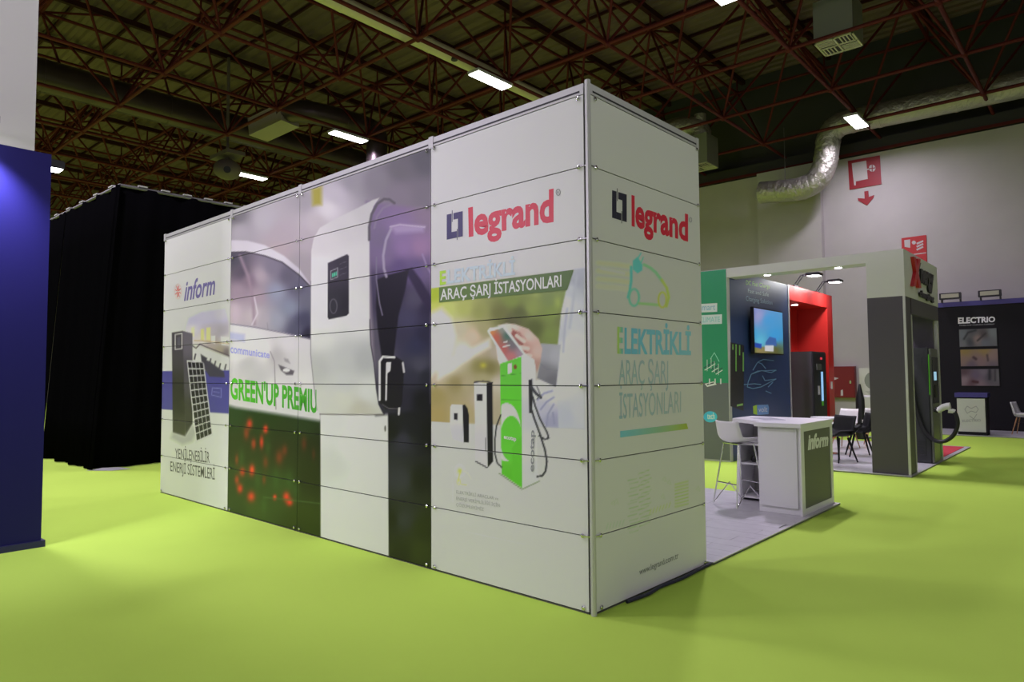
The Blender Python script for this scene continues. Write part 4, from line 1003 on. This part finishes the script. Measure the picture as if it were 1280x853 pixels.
DB.poly([(945, 506.5), (960, 506), (961, 510), (960.5, 518), (946, 519)], (92, 140, 206)); DB.poly([(941, 508), (946, 506.5), (946.5, 518.8), (941.5, 517.5)], (150, 196, 52)); DB.text('volt', [(948, 509), (959, 508.6), (959, 515), (948, 515.4)], (200, 214, 236), ref='l')
DB.build('printed_picture', bw)
M_TV = mat('tv_case', (.01, .01, .012), .3)
tv = thing('wall_screen', (-5.2, 13.5, 1.95), 'flat wall screen showing blue sky over solar buildings, on the blue partition', 'screen')
box('case', -5.22, -5.16, 12.74, 14.27, 1.96, 2.86, M_TV, tv, ch=.006); box('bracket', -5.284, -5.22, 13.1, 13.9, 2.1, 2.7, M_BLACK, tv)
PT = Plane(-5.158, 12.76, 0, 1, 1, 0)
TP = Paint(); TP.fill([(925, 380), (985, 380), (985, 450), (925, 450)], [(940, 392, (120, 130, 190)), (948, 395, (150, 150, 200)), (960, 400, (70, 150, 210)), (940, 420, (66, 156, 214)), (968, 420, (60, 150, 214)), (950, 428, (90, 180, 220)), (938, 437, (90, 110, 40)), (945, 440, (150, 130, 90)), (968, 440, (86, 90, 50))], 1)
TP.fill([(934, 430), (945, 433), (972, 436), (972, 445), (934, 445)], [(938, 436, (96, 116, 40)), (950, 440, (140, 126, 84)), (968, 440, (90, 90, 50))], .8)
TP.fill([(941, 428), (952, 430), (952, 436), (942, 434)], (40, 70, 160), .6); TP.fill([(957, 428), (962, 421), (970, 423), (971, 433), (957, 432)], (60, 96, 160), .7)
TP.fill([(956, 432), (967, 432), (967, 440), (956, 439)], (200, 200, 206), .6)
S, Z = np.meshgrid(np.linspace(.01, 1.48, 60), np.linspace(1.985, 2.835, 50)); S = S.ravel(); Z = Z.ravel()
px, py = survey(-5.158, 12.76 + S, Z); C = lin(TP.eval(px, py, (60, 140, 200)))
idx = np.arange(3000).reshape(50, 60)
me = bpy.data.meshes.new('screen_picture'); me.from_pydata([(-5.158, 12.76 + a, b_) for a, b_ in zip(S, Z)], [], np.stack([idx[:-1, :-1].ravel(), idx[:-1, 1:].ravel(), idx[1:, 1:].ravel(), idx[1:, :-1].ravel()], 1).tolist())
at = me.color_attributes.new('Col', 'FLOAT_COLOR', 'POINT'); CC = np.ones((3000, 4), 'f'); CC[:, :3] = C; at.data.foreach_set('color', CC.ravel())
me.materials.append(mat('screen_light', (0, 0, 0), .3, attr='Col', emit=True, strength=.75)); meshobj('screen_picture', None, None, None, tv, me=me)

rd = thing('red_niche_stand', (-5.6, 16.4, 0), 'bright red niche stand with fascia and downlights behind the blue partition', 'booth')
box('back_wall', -6.1, -6.0, 15.0, 17.95, 0, 3.5, M_RED, rd); box('fascia', -5.34, -5.28, 15.0, 17.55, 3.18, 3.5, M_RED, rd)
box('soffit', -6.0, -5.34, 15.0, 17.55, 3.18, 3.24, M_RED, rd); box('end_wall', -6.0, -5.28, 17.55, 17.95, 0, 3.5, M_RED, rd)
for y in (15.3, 16.25): downlight(rd, -5.6, y, 3.18, r=.07, power=8)
cc = thing('charger_cabinet', (-5.4, 16.5, 0), 'dark grey charger cabinet with blue light strip standing in the red niche', 'charger')
box('cabinet', -5.95, -5.16, 16.0, 16.95, .0, 2.08, mat('cabinet_dark', (.035, .032, .042), .45), cc, ch=.015)
box('front_plate', -5.159, -5.145, 16.05, 16.90, .05, 2.03, M_BLACK, cc)
box('light_strip', -5.144, -5.135, 16.52, 16.64, .95, 1.62, mat('blue_strip', (.2, .4, .7), .4, emit=(.3, .55, .9), strength=.8), cc)
box('green_light', -5.144, -5.135, 16.52, 16.64, .84, .95, M_LIME, cc)
box('handle', -5.144, -5.12, 16.28, 16.36, 1.1, 1.3, M_ALU, cc); box('status_lamp', -5.144, -5.13, 16.5, 16.6, 1.9, 1.95, mat('red_led', (.4, .02, .04), .4, emit=(.8, .05, .1), strength=.6), cc)
box('socket', -5.144, -5.12, 16.2, 16.5, 1.66, 1.8, M_GREYM, cc)
tag(box('wall_switch', -5.28, -5.27, 17.68, 17.78, 1.2, 1.38, M_WHITE), 'small white switch plate on the red end wall', 'switch')
# two arm lamps over the red fascia
def arm_lamp(y, label):
    t = thing('arm_lamp', (-5.3, y, 3.5), label, 'lamp', 'arm lamps over the red niche')
    for s in (-.07, .07):
        tube('arm', [(-5.32, y + s, 3.5), (-5.17, y + s + .05, 3.74), (-5.02, y + s + .1, 3.76)], .014, M_BLACK, t, 6)
    box('lamp_head', -5.08, -4.78, y - .04, y + .28, 3.72, 3.78, M_BLACK, t, ch=.02)
    box('lamp_glass', -5.04, -4.82, y, y + .24, 3.712, 3.719, mat('spot_face', (1, 1, 1)), t)
    box('clamp', -5.37, -5.27, y - .12, y + .12, 3.5, 3.53, M_BLACK, t)
    ld = bpy.data.lights.new('flood', 'AREA'); ld.size = .2; ld.energy = 25; lo = bpy.data.objects.new('flood', ld); lo.location = (-4.93, y + .12, 3.70); link(lo, t)
arm_lamp(15.45, 'black arm lamp over the red fascia, nearer to the blue partition')
arm_lamp(16.92, 'black arm lamp at the far right end of the red fascia')

# ------------------------------------------------------------------ dark stand by the wall with lettering and posters
M_NAVYT = mat('navy_trim', (.05, .04, .22), .5)
el = thing('dark_stand', (-2.3, 22.5, 0), 'black stand wall with violet top trim and white ELECTRIO lettering', 'booth')
box('back_wall', -5.2, -1.30, 22.5, 22.6, 0, 3.42, M_BLACKW, el); box('side_wall', -1.35, -1.25, 20.6, 22.5, 0, 3.42, M_BLACKW, el)
box('top_trim', -5.2, -1.30, 22.47, 22.6, 3.42, 3.55, M_NAVYT, el); box('top_trim', -1.36, -1.24, 20.55, 22.47, 3.42, 3.55, M_NAVYT, el)
PW = Plane(-5.2, 22.497, 1, 0, 0, -1); DW = Decals(PW, (150, 150, 150), .7)
DW.text('ELECTRIO', [(1197.5, 397.6), (1244, 396.2), (1244, 402.4), (1197.5, 404.6)], (176, 178, 178), bold=.04)
DW.text('MOBILE & EV CHARGING COMPANY', [(1199.5, 406.2), (1243, 404.6), (1243, 406.2), (1199.5, 407.8)], (120, 120, 122))
DW.build('lettering', el)
platform('grey_platform', -4.6, -1.37, 20.35, 22.46, 'low grey platform under the white display counter of the black stand', pw=.5, pl=2)
def poster(q, cps, label, extra):
    S0, Z0 = PW.from_px(q[0][0], q[0][1]); S1, Z1 = PW.from_px(q[2][0], q[2][1]); S0, S1, Z0, Z1 = float(S0), float(S1), float(Z0), float(Z1)
    t = thing('framed_poster', PW.xyz(S0, Z1, .02), label, 'poster', 'three posters under the white lettering')
    V, Fc = slab(PW, S0, S1, Z1, Z0, .001, .02); meshobj('board', V, Fc, M_BLACK, t)
    P = Paint(); P.fill([(1100, 300), (1300, 300), (1300, 600), (1100, 600)], cps, 1); 
    for e in extra: P.line(*e)
    n, m_ = 40, 22; S, Z = np.meshgrid(np.linspace(S0 + .01, S1 - .01, n), np.linspace(Z1 + .01, Z0 - .01, m_)); S = S.ravel(); Z = Z.ravel()
    X = PW.o[0] + S; px, py = survey(X, 22.48, Z); C = np.clip(lin(P.eval(px, py, (90, 90, 90))) * 1.6, 0, .8)
    idx = np.arange(n * m_).reshape(m_, n); me = bpy.data.meshes.new('printed_picture')
    me.from_pydata([(x, PW.o[1] - .021, z) for x, z in zip(X, Z)], [], np.stack([idx[:-1, :-1].ravel(), idx[:-1, 1:].ravel(), idx[1:, 1:].ravel(), idx[1:, :-1].ravel()], 1).tolist())
    at = me.color_attributes.new('Col', 'FLOAT_COLOR', 'POINT'); CC = np.ones((n * m_, 4), 'f'); CC[:, :3] = C; at.data.foreach_set('color', CC.ravel()); me.materials.append(M_PRINTM)
    meshobj('printed_picture', None, None, None, t, me=me)
poster([(1198.5, 412), (1247, 410), (1247, 433), (1199, 433.5)], [(1203, 418, (92, 100, 100)), (1215, 415, (70, 72, 74)), (1222, 424, (124, 108, 98)), (1212, 428, (50, 54, 56)), (1240, 416, (100, 108, 106)), (1230, 428, (84, 90, 96)), (1205, 430, (96, 98, 98)), (1230, 418, (60, 56, 54))], 'top poster with a pale machine part on grey', [([(1205, 424), (1210, 416), (1220, 413)], 2, (44, 46, 46), 1), ([(1222, 426), (1232, 417)], 2, (50, 48, 46), 1)])
poster([(1200, 437), (1248.5, 434.5), (1248.5, 458), (1200, 458)], [(1206, 440, (118, 104, 56)), (1230, 438, (122, 106, 62)), (1206, 448, (112, 96, 84)), (1225, 450, (110, 92, 90)), (1240, 446, (120, 104, 96)), (1215, 456, (84, 74, 84)), (1240, 456, (92, 84, 90))], 'middle poster with a yellow band over small figures', [([(1217, 447), (1220, 449)], 3, (60, 46, 48), 1), ([(1234, 444), (1235, 451)], 2, (64, 54, 54), 1)])
poster([(1201, 461.5), (1250, 461), (1250, 483), (1202, 483)], [(1205, 465, (70, 56, 58)), (1206, 475, (118, 106, 106)), (1220, 470, (84, 76, 90)), (1230, 466, (100, 94, 100)), (1237, 470, (60, 60, 62)), (1245, 470, (90, 90, 88)), (1225, 480, (110, 96, 98)), (1215, 479, (80, 60, 62))], 'lowest poster with a reddish desk scene', [([(1237, 463), (1237, 474)], 3, (44, 44, 46), 1), ([(1244, 463), (1244, 476)], 2, (52, 52, 52), 1), ([(1216, 477), (1222, 478)], 3, (62, 38, 40), 1)])
def wallflood(x, label):
    t = thing('flood_lamp', (x, 22.45, 3.55), label, 'lamp')
    box('housing', x - .26, x + .26, 22.30, 22.42, 3.62, 3.80, M_BLACK, t, ch=.01); box('glass', x - .21, x + .21, 22.285, 22.299, 3.66, 3.77, mat('flood_glass', (.42, .42, .30), .3), t)
    for s in (-.22, .22): box('bracket', x + s - .015, x + s + .015, 22.42, 22.56, 3.55, 3.66, M_BLACK, t)
wallflood(-3.46, 'black flood lamp on the violet trim, next to the white header corner'); wallflood(-2.55, 'black flood lamp on the violet trim above the posters')
ec = thing('display_counter', (-2.8, 20.75, .022), 'white-fronted display counter with violet top before the black wall', 'counter')
box('body', -3.12, -2.5, 20.52, 20.95, .022, .96, M_BLACKW, ec); box('front_board', -3.12, -2.53, 20.51, 20.52, .10, .93, mat('counter_front', (.52, .54, .50), .5), ec); box('top', -3.16, -2.47, 20.47, 20.98, .96, 1.07, M_NAVYT, ec)
PC = Plane(-3.12, 20.508, 1, 0, 0, -1); DC = Decals(PC, (190, 192, 186), .8)
for q in ([(1206, 512), (1209, 508), (1214, 511), (1220, 508), (1223, 512), (1220, 516), (1214, 514), (1209, 517), (1206, 512)], [(1212, 520), (1217, 524), (1221, 518)]): DC.line(q, .8, (122, 126, 122))
DC.text('ELECTRIO', [(1203, 525), (1226, 524), (1226, 527), (1203, 528)], (128, 132, 128), bold=.02)
DC.build('lettering', ec)
cw3 = copy_thing(cw, 'white shell chair on wooden legs at the right edge before the black wall'); place(cw3, -1.85, 21.35, .026, math.radians(-100))

# ------------------------------------------------------------------ signs and cabinet on the tall wall
PH = Plane(-12, 23.698, 1, 0, 0, -1)
M_SIGNR = mat('sign_red', (.30, .012, .018), .5); M_SIGNW = mat('sign_white', (.55, .52, .50), .5)
def wall_quad(name, pts, m, parent, o0, o1):
    S, Z = PH.from_px([p[0] for p in pts], [p[1] for p in pts]); n = len(pts)
    V = [PH.xyz(a, b_, o1) for a, b_ in zip(S, Z)] + [PH.xyz(a, b_, o0) for a, b_ in zip(S, Z)]
    Fc = [tuple(range(n))[::-1], tuple(range(n, 2 * n))] + [(i, (i + 1) % n, n + (i + 1) % n, n + i) for i in range(n)]
    return meshobj(name, V, Fc, m, parent)
sg = thing('fire_hose_sign', (-5.9, 23.69, 7.5), 'large square red hose-reel sign with a red arrow beneath, high on the wall', 'sign')
wall_quad('board', [(1060, 201.5), (1100, 194.5), (1102, 230.5), (1062, 237.5)], M_SIGNR, sg, 0, .02)
wall_quad('hose_symbol', [(1065, 204.5), (1083, 201), (1085, 224), (1070, 227), (1070, 232), (1068, 232), (1066.5, 220)], M_SIGNW, sg, .021, .024)
wall_quad('wheel_symbol', [(1083, 211.5), (1086, 211), (1086.4, 212.4), (1083, 213)], M_SIGNW, sg, .021, .024)
wall_quad('wheel_symbol', ellipse(1090.5, 210.5, 4.2, 4.4, 14), M_SIGNW, sg, .021, .024)
wall_quad('wheel_spoke', [(1089.9, 206.5), (1091.1, 206.4), (1091.1, 214.6), (1089.9, 214.7)], M_SIGNR, sg, .0245, .027); wall_quad('wheel_spoke', [(1086.4, 210.7), (1094.4, 209.6), (1094.4, 210.7), (1086.4, 211.8)], M_SIGNR, sg, .0245, .027)
wall_quad('arrow', [(1080.5, 239.5), (1085.5, 238.8), (1086, 246.5), (1093, 244), (1092, 247.5), (1084, 257), (1073, 251), (1072.5, 248), (1081, 248.5)], M_SIGNR, sg, 0, .02)
s2 = thing('fire_hose_sign', (-4.6, 23.69, 5.0), 'smaller red hose-reel sign half hidden behind the white header with red X', 'sign')
wall_quad('board', [(1127, 298), (1158, 294), (1159, 331), (1128, 335)], mat('sign_red2', (.50, .03, .03), .5), s2, 0, .02)
wall_quad('hose_symbol', [(1130.5, 300.5), (1138, 299.5), (1138, 310), (1131, 309)], M_SIGNW, s2, .021, .024); wall_quad('wheel_symbol', ellipse(1142.5, 303.5, 2.6, 2.4, 10), M_SIGNW, s2, .021, .024)
for k in range(3): wall_quad('flame_symbol', [(1145.5, 304 + k * 3.8), (1154, 300.5 + k * 3.6), (1154.5, 302.5 + k * 3.6), (1146.5, 306 + k * 3.8)], M_SIGNW, s2, .021, .024)
wall_quad('divider', [(1140, 318), (1158, 315.6), (1158, 316.8), (1141, 319.2)], M_SIGNW, s2, .021, .024)
fc = thing('fire_cabinet', (-6.7, 23.6, .8), 'dark red fire hose cabinet on the tall wall beside the red niche', 'cabinet')
box('body', -7.25, -6.30, 23.50, 23.698, .80, 1.80, mat('cabinet_red', (.20, .008, .012), .4), fc); box('door', -7.23, -6.32, 23.485, 23.499, .82, 1.78, MATS['cabinet_red'], fc, ch=.004)
wall_quad('label', [(1041, 474), (1045, 471.5), (1051, 473), (1045, 475.5)], M_SIGNW, fc, .214, .216); wall_quad('label', [(1053.5, 488), (1056, 487), (1056.5, 494.5), (1053.5, 495)], M_SIGNW, fc, .214, .216)
box('lock', -6.45, -6.40, 23.47, 23.485, 1.25, 1.35, M_CHROME, fc)
tag(MB().tube([(-7.1, 23.62, 1.82), (-7.1, 23.62, 2.0)], .13, 12).build('alarm_bell', M_BLACK, smooth=True), 'small black bell standing on the red fire cabinet', 'bell')

# ------------------------------------------------------------------ air ducts and outlets
def foil():
    m = bpy.data.materials.new('duct_foil'); m.use_nodes = True; nt = m.node_tree; b = nt.nodes['Principled BSDF']
    b.inputs['Base Color'].default_value = (.50, .49, .42, 1); b.inputs['Metallic'].default_value = .75; b.inputs['Roughness'].default_value = .42
    tc = nt.nodes.new('ShaderNodeTexCoord'); n = nt.nodes.new('ShaderNodeTexNoise'); n.inputs['Scale'].default_value = 7; n.inputs['Detail'].default_value = 6
    bp = nt.nodes.new('ShaderNodeBump'); bp.inputs['Strength'].default_value = .9; bp.inputs['Distance'].default_value = .09
    nt.links.new(tc.outputs['Object'], n.inputs['Vector']); nt.links.new(n.outputs['Fac'], bp.inputs['Height']); nt.links.new(bp.outputs['Normal'], b.inputs['Normal']); return m
M_FOIL = foil()
M_FOILD = mat('duct_dark', (.085, .062, .066), .38, .7, bump=.5, scale=4)
def duct(name, pts, r, m, label, rings=1.5, n=20, close=6):
    t = thing(name, pts[0], label, 'duct')
    P = arc(pts, close); MB().tube(P, r, n).build('pipe', m, t, smooth=True)
    acc = 0
    for a, b_ in zip(P[:-1], P[1:]):
        L = (b_ - a).length; acc += L
        if acc > rings:
            acc = 0; d = (b_ - a).normalized(); MB().tube([b_ - d * .03, b_ + d * .03], r * 1.025, n).build('pipe_collar', m, t, smooth=True)
    return t
lp = [(-22.0, y, 9.95) for y in range(-8, 24, 2)]
duct('air_duct', lp, .46, M_FOILD, 'big dark round duct crossing the left half of the roof frame', 3)
PDU = Plane(-12, 22.4, 1, 0, 0, -1)
def dpt(x, y, dz=0): a = PDU.from_px(x, y); return PDU.xyz(float(a[0]), float(a[1]), 0)
dp = [dpt(x, y) for x, y in [(1420, 74), (1280, 105), (1180, 127), (1100, 144), (1070, 150), (1048, 157), (1037, 170), (1034, 186), (1031, 205), (1022, 224), (1004, 235), (978, 239), (951, 241)]]
duct('air_duct', dp, [.38] * 200, M_FOIL, 'silver foil duct that bends down and left along the tall wall', .9) if False else None
t = thing('air_duct', dp[0], 'silver foil duct that bends down and left along the tall wall', 'duct')
P = arc(dp, 6); MB().tube(P, .36, 24).build('pipe', M_FOIL, t, smooth=True)
for k in range(4, len(P) - 2, 7):
    d = (P[k + 1] - P[k]).normalized(); MB().tube([P[k] - d * .04, P[k] + d * .04], .372, 24).build('pipe_collar', M_FOIL, t, smooth=True)
tube('hanger_wire', [(dp[-2][0] + .1, 22.4, dp[-2][2] + .36), (dp[-2][0] + .1, 22.4, 9.6)], .012, M_GREYM, t, 6)
# duct with box over the booth
PD2 = Plane(-17, 15.5, 0, 1, 1, 0)
def dz(x, y, z):      # point of the ray at height z
    a, b_, c = ray(x, y); k = (z - EYE) / c; return (float(a * k), float(b_ * k), z)
d2 = [dz(352, 141, 9.6), dz(378, 139, 9.6), dz(410, 145, 9.6), dz(440, 153, 9.6), dz(462, 161, 9.55), dz(471, 170, 9.3)]
d2 += [(d2[-1][0], d2[-1][1], 8.9), (d2[-1][0], d2[-1][1], 8.3)]
duct('air_duct', d2, .33, M_FOILD, 'silver S-shaped duct with a beige box, seen above the printed car', 2)
a, b_ = Vector(dz(322, 163, 9.3)), Vector(dz(362, 144, 9.5))
def oriented_box(name, a, b, w, h, m, parent=None):
    d = (b - a).normalized(); s = d.cross(Vector((0, 0, 1))).normalized(); u = s.cross(d)
    V = [p + s * i * w / 2 + u * j * h / 2 for p in (a, b) for j in (-1, 1) for i in (-1, 1)]
    return meshobj(name, V, [(0, 2, 3, 1), (4, 5, 7, 6), (0, 1, 5, 4), (2, 6, 7, 3), (0, 4, 6, 2), (1, 3, 7, 5)], m, parent)
M_BEIGE = mat('beige_sheet', (.34, .29, .24), .6)
tag(oriented_box('air_box', a, b_, .7, .55, M_BEIGE), 'beige air box at the left end of the S-shaped duct', 'air box')
M_BOXG = mat('diffuser_grey', (.22, .23, .19), .5); M_GRILL = mat('grille_cream', (.55, .54, .38), .5)
def diffuser_box(cx, cy, z, s, h, label, rot=0):
    t = thing('ceiling_diffuser', (cx, cy, z), label, 'air diffuser')
    box('casing', cx - s / 2, cx + s / 2, cy - s / 2, cy + s / 2, z + .02, z + h, M_BOXG, t)
    b = MB(); e = s / 2; w = .04
    b.box(cx - e, cx + e, cy - e, cy - e + w, z - .01, z + .02); b.box(cx - e, cx + e, cy + e - w, cy + e, z - .01, z + .02)
    b.box(cx - e, cx - e + w, cy - e, cy + e, z - .01, z + .02); b.box(cx + e - w, cx + e, cy - e, cy + e, z - .01, z + .02)
    b.box(cx - .02, cx + .02, cy - e, cy + e, z - .01, z + .02); b.box(cx - e, cx + e, cy - .02, cy + .02, z - .01, z + .02)
    b.build('grille_frame', M_GRILL, t); box('dark_inside', cx - e + w, cx + e - w, cy - e + w, cy + e - w, z + .012, z + .0195, M_DARK, t)
    for qx in (-1, 1):
        for qy in (-1, 1):
            for k in range(4):
                f = w + (k + .8) * (e - w - .03) / 4.6
                if qx * qy > 0: box('slat', cx + qx * .03, cx + qx * (e - w), cy + qy * f, cy + qy * (f + .025), z - .008, z + .011, M_GRILL, t)
                else: box('slat', cx + qx * f, cx + qx * (f + .025), cy + qy * .03, cy + qy * (e - w), z - .008, z + .011, M_GRILL, t)
    tube('feed_pipe', [(cx, cy, z + h), (cx, cy, z + h + .8)], .2, M_FOIL, t, 16)
    return t
diffuser_box(-4.48, 16.27, 9.0, .82, .95, 'large square grey ceiling diffuser hanging at the top edge of the picture')
diffuser_box(-10.25, 21.2, 8.5, .85, 1.0, 'smaller grey ceiling diffuser with foil elbow, above the end wall of the booth')
duct('air_duct', [(-15.5, 21.0, 9.95), (-13.5, 21.0, 9.95), (-11.6, 21.05, 10.0), (-10.7, 21.15, 9.98), (-10.28, 21.2, 9.75), (-10.25, 21.2, 9.5)], .34, M_FOIL, 'short foil elbow duct feeding the smaller square diffuser', 1.2)
# pale round pipe under the roof frame and the ball outlet
t = thing('pale_pipe', (-11.75, 10, 9.28), 'pale beige round pipe running along a roof chord above the lamp', 'pipe')
for k in range(8):
    y = 3.2 + k * 2.4; MB().tube([(-11.72, y + .01, 9.26), (-11.72, y + 2.39, 9.26)], .165, 18).build('pipe_length', mat('pale_pipe_paint', (.62, .56, .40), .5), t, smooth=True)
    MB().tube([(-11.72, y - .05, 9.26), (-11.72, y + .05, 9.26)], .175, 18).build('pipe_collar', MATS['pale_pipe_paint'], t, smooth=True)
    if k % 2: MB().tube([(-11.6, y + .7, 9.10), (-11.6, y + .7, 9.16)], .08, 10).build('outlet', M_BLACK, t, smooth=True)
bc = Vector(dz(284, 212, 8.3))
t = thing('round_air_outlet', bc, 'round beige air outlet with dark nozzle above the black curtain', 'air outlet')
bm = bmesh.new(); bmesh.ops.create_uvsphere(bm, u_segments=20, v_segments=12, radius=.42)
for v in bm.verts: v.co.z *= .8
me = bpy.data.meshes.new('ball'); bm.to_mesh(me); bm.free(); me.materials.append(mat('outlet_beige', (.15, .12, .10), .7)); me.shade_smooth(); o = link(bpy.data.objects.new('ball', me), t); o.location = bc
dirv = (Vector((0, 0, EYE)) - bc).normalized(); q = bc + dirv * .40
MB().tube([q, q + dirv * .06], .11, 12).build('nozzle', M_BLACK, t, smooth=True); tube('feed_pipe', [bc + Vector((0, 0, .2)), bc + Vector((0, 0, 3.7))], .05, MATS['outlet_beige'], t, 12)
box('outlet_plate', bc.x - .6, bc.x + .6, bc.y - .3, bc.y + .3, bc.z + .38, bc.z + .5, MATS['outlet_beige'], t)
tag(MB().box(-25.6, -24.9, 3.0, 7.0, 9.2, 9.5).build('light_panel', M_BEIGE), 'pale slanting sheet above the violet wall at the left', 'sheet') if False else None

# ------------------------------------------------------------------ black curtain
M_CUR = mat('black_drape', (.0022, .0022, .0025), .95, spec=0)
cu = thing('black_curtain', (-13.3, 4.12, 0), 'tall black pleated curtain enclosing a corner behind the booth', 'curtain')
def drape(name, a, b, at_, bt, H, n):
    (x0, y0), (x1, y1) = a, b; V = []; Fc = []; L = math.hypot(x1 - x0, y1 - y0); nx, ny = -(y1 - y0) / L, (x1 - x0) / L; m_ = 6
    for k in range(n + 1):
        t = k / n; w = .05 * math.sin(t * L * 7.5) + .03 * math.sin(t * L * 17 + 1)
        for j in range(m_ + 1):
            f = j / m_; q = (.4 + .6 * (1 - f)); tx = at_[0] + (bt[0] - at_[0]) * t; ty = at_[1] + (bt[1] - at_[1]) * t
            V.append(((x0 + (x1 - x0) * t) * (1 - f) + tx * f + nx * w * q, (y0 + (y1 - y0) * t) * (1 - f) + ty * f + ny * w * q, .015 + (H - .015) * f))
    for k in range(n):
        for j in range(m_): Fc.append((k * (m_ + 1) + j, (k + 1) * (m_ + 1) + j, (k + 1) * (m_ + 1) + j + 1, k * (m_ + 1) + j + 1))
    o = meshobj(name, V, Fc, M_CUR, cu, smooth=True); md = o.modifiers.new('thick', 'SOLIDIFY'); md.thickness = .012
TX, TY = (-13.15, 4.4)
for a in range(0, 12, 3): drape('drape', (-13.22 - a, 4.12), (-13.30 - a - 3.02, 4.12), (TX + .06 - a, TY), (TX - a - 3.02, TY), 5.0, 90)
for a in range(0, 9, 3): drape('drape', (-13.3, 4.05 + a), (-13.3, 4.14 + a + 3.0), (TX, TY - .06 + a), (TX, TY + a + 3.02), 5.0, 90)
tube('curtain_rail', [(TX - 12, TY, 5.0), (TX, TY, 5.0), (TX, TY + 9, 5.0)], .03, M_GREYM, cu)
M_CLIPW = mat('pale_clip', (.35, .35, .33), .5)
for k in range(22): box('curtain_clip', TX - .03, TX + .03, TY + .3 + k * .4, TY + .45 + k * .4, 5.03, 5.055, M_CLIPW, cu)
for k in range(14): box('curtain_clip', TX - .3 - k * .8, TX - .5 - k * .8, TY - .03, TY + .03, 5.03, 5.055, M_CLIPW, cu)
tag(MB().add([(-13.3, 4.02, .004), (-12.95, 4.3, .004), (-12.9, 4.6, .004), (-13.2, 4.5, .02), (-13.25, 4.25, .03)], [(0, 1, 4), (1, 2, 3), (1, 3, 4)]).build('crumpled_foil', mat('plastic_film', (.5, .5, .5), .3)), 'crumpled pale plastic film at the foot of the black curtain corner', 'film')

# ------------------------------------------------------------------ violet partition at the left edge, white board on top
M_VIO = mat('violet_wall', (.013, .011, .115), .6, spec=.2)
vw = thing('violet_partition', (-7.75, 0.5, 0), 'violet-blue partition wall at the left edge of the picture', 'partition')
box('board', -7.80, -7.67, -3.0, 1.955, 0, 3.75, M_VIO, vw); box('plinth', -7.82, -7.65, -3.0, 1.985, 0, .06, mat('violet_plinth', (.02, .02, .10), .5), vw)
tag(box('white_fascia', -7.83, -7.672, -3.0, 1.815, 3.752, 5.6, mat('fascia_white', (.60, .60, .57), .6)), 'plain white fascia board standing on top of the violet partition', 'fascia')
def flood(x, y, z, label, aim, power, col, name='flood_lamp'):
    t = thing(name, (x, y, z), label, 'lamp'); box('housing', x - .09, x + .09, y - .07, y + .07, z - .03, z + .05, M_BLACK, t, ch=.01)
    box('glass', x - .075, x + .075, y - .055, y + .055, z - .04, z - .031, mat('spot_face', (1, 1, 1)), t)
    ld = bpy.data.lights.new('spot', 'SPOT'); ld.energy = power; ld.spot_size = math.radians(95); ld.spot_blend = .8; ld.shadow_soft_size = .06; ld.color = col
    lo = bpy.data.objects.new('spot', ld); lo.location = (x, y, z - .06); d = Vector(aim) - lo.location; lo.rotation_mode = 'QUATERNION'; lo.rotation_quaternion = d.to_track_quat('-Z', 'Y'); link(lo, t)
    return t
t = flood(-7.40, 1.40, 3.86, 'small lamp at the upper left edge washing the violet wall', (-7.67, 1.40, 2.6), 260, (.72, .68, 1))
tube('arm', [(-7.67, 1.40, 3.86), (-7.45, 1.40, 3.88)], .012, M_BLACK, t, 6)
t = flood(-7.90, 2.04, 3.70, 'bright little lamp just behind the top right corner of the violet wall', (-8.6, 2.3, 2.0), 60, (1, .98, 1))
tube('arm', [(-7.79, 1.9, 3.70), (-7.90, 2.0, 3.70)], .012, M_BLACK, t, 6)

# added behind the camera, unseen: partition with fill lamps to brighten the long wall
nb = thing('added_rear_partition', (-3.5, -6.0, 0), 'added white partition behind the camera, unseen, carrying fill lamps', 'partition')
box('board', -8.5, 1.5, -6.1, -6.0, 0, 3.5, M_WHITE, nb)
def fill_lamp(x, y, z, aim, power, col, label, size=.5):
    t = thing('added_fill_lamp', (x, y, z), label, 'lamp', 'added fill lamps outside the picture')
    box('housing', x - .28, x + .28, y - .06, y + .06, z - .2, z + .2, M_BLACK, t, ch=.01); box('foot', x - .03, x + .03, y - .04, y + .04, 3.5, z - .2, M_BLACK, t)
    ld = bpy.data.lights.new('flood', 'AREA'); ld.size = size; ld.energy = power; ld.color = col; ld.spread = math.radians(150)
    lo = bpy.data.objects.new('flood', ld); d = (Vector(aim) - Vector((x, y, z))).normalized(); lo.location = Vector((x, y, z)) + d * .12
    lo.rotation_mode = 'QUATERNION'; lo.rotation_quaternion = d.to_track_quat('-Z', 'Y'); link(lo, t)
for x in (-8.0, -6.8, -5.6): fill_lamp(x, -5.95, 3.9, (x - 1.5, 4, 1.6), FILL_W, (.98, .90, 1.08), 'added fill lamp on the rear partition, outside the picture')
fill_lamp(-7.35, -.6, 4.0, (-6.0, 4.2, 2.0), 42, (.86, .72, 1), 'added fill lamp beside the white fascia, outside the picture')  # added unseen lamp, violet tinted, brightening the left of the long wall

# added, unseen partition across the right aisle; its fill lamps brighten the end wall
rp = thing('added_aisle_partition', (9, 4, 0), 'added white partition across the right aisle, outside the picture', 'partition')
box('board', 9.0, 9.1, -4, 9, 0, 3.5, M_WHITE, rp)
for y in (1.0, 5.0): fill_lamp(8.9, y, 3.9, (-2.6, 4.5 + (y - 1) * .6, 1.6), 70, (.98, .9, 1.08), 'added fill lamp on the partition across the right aisle, outside the picture')
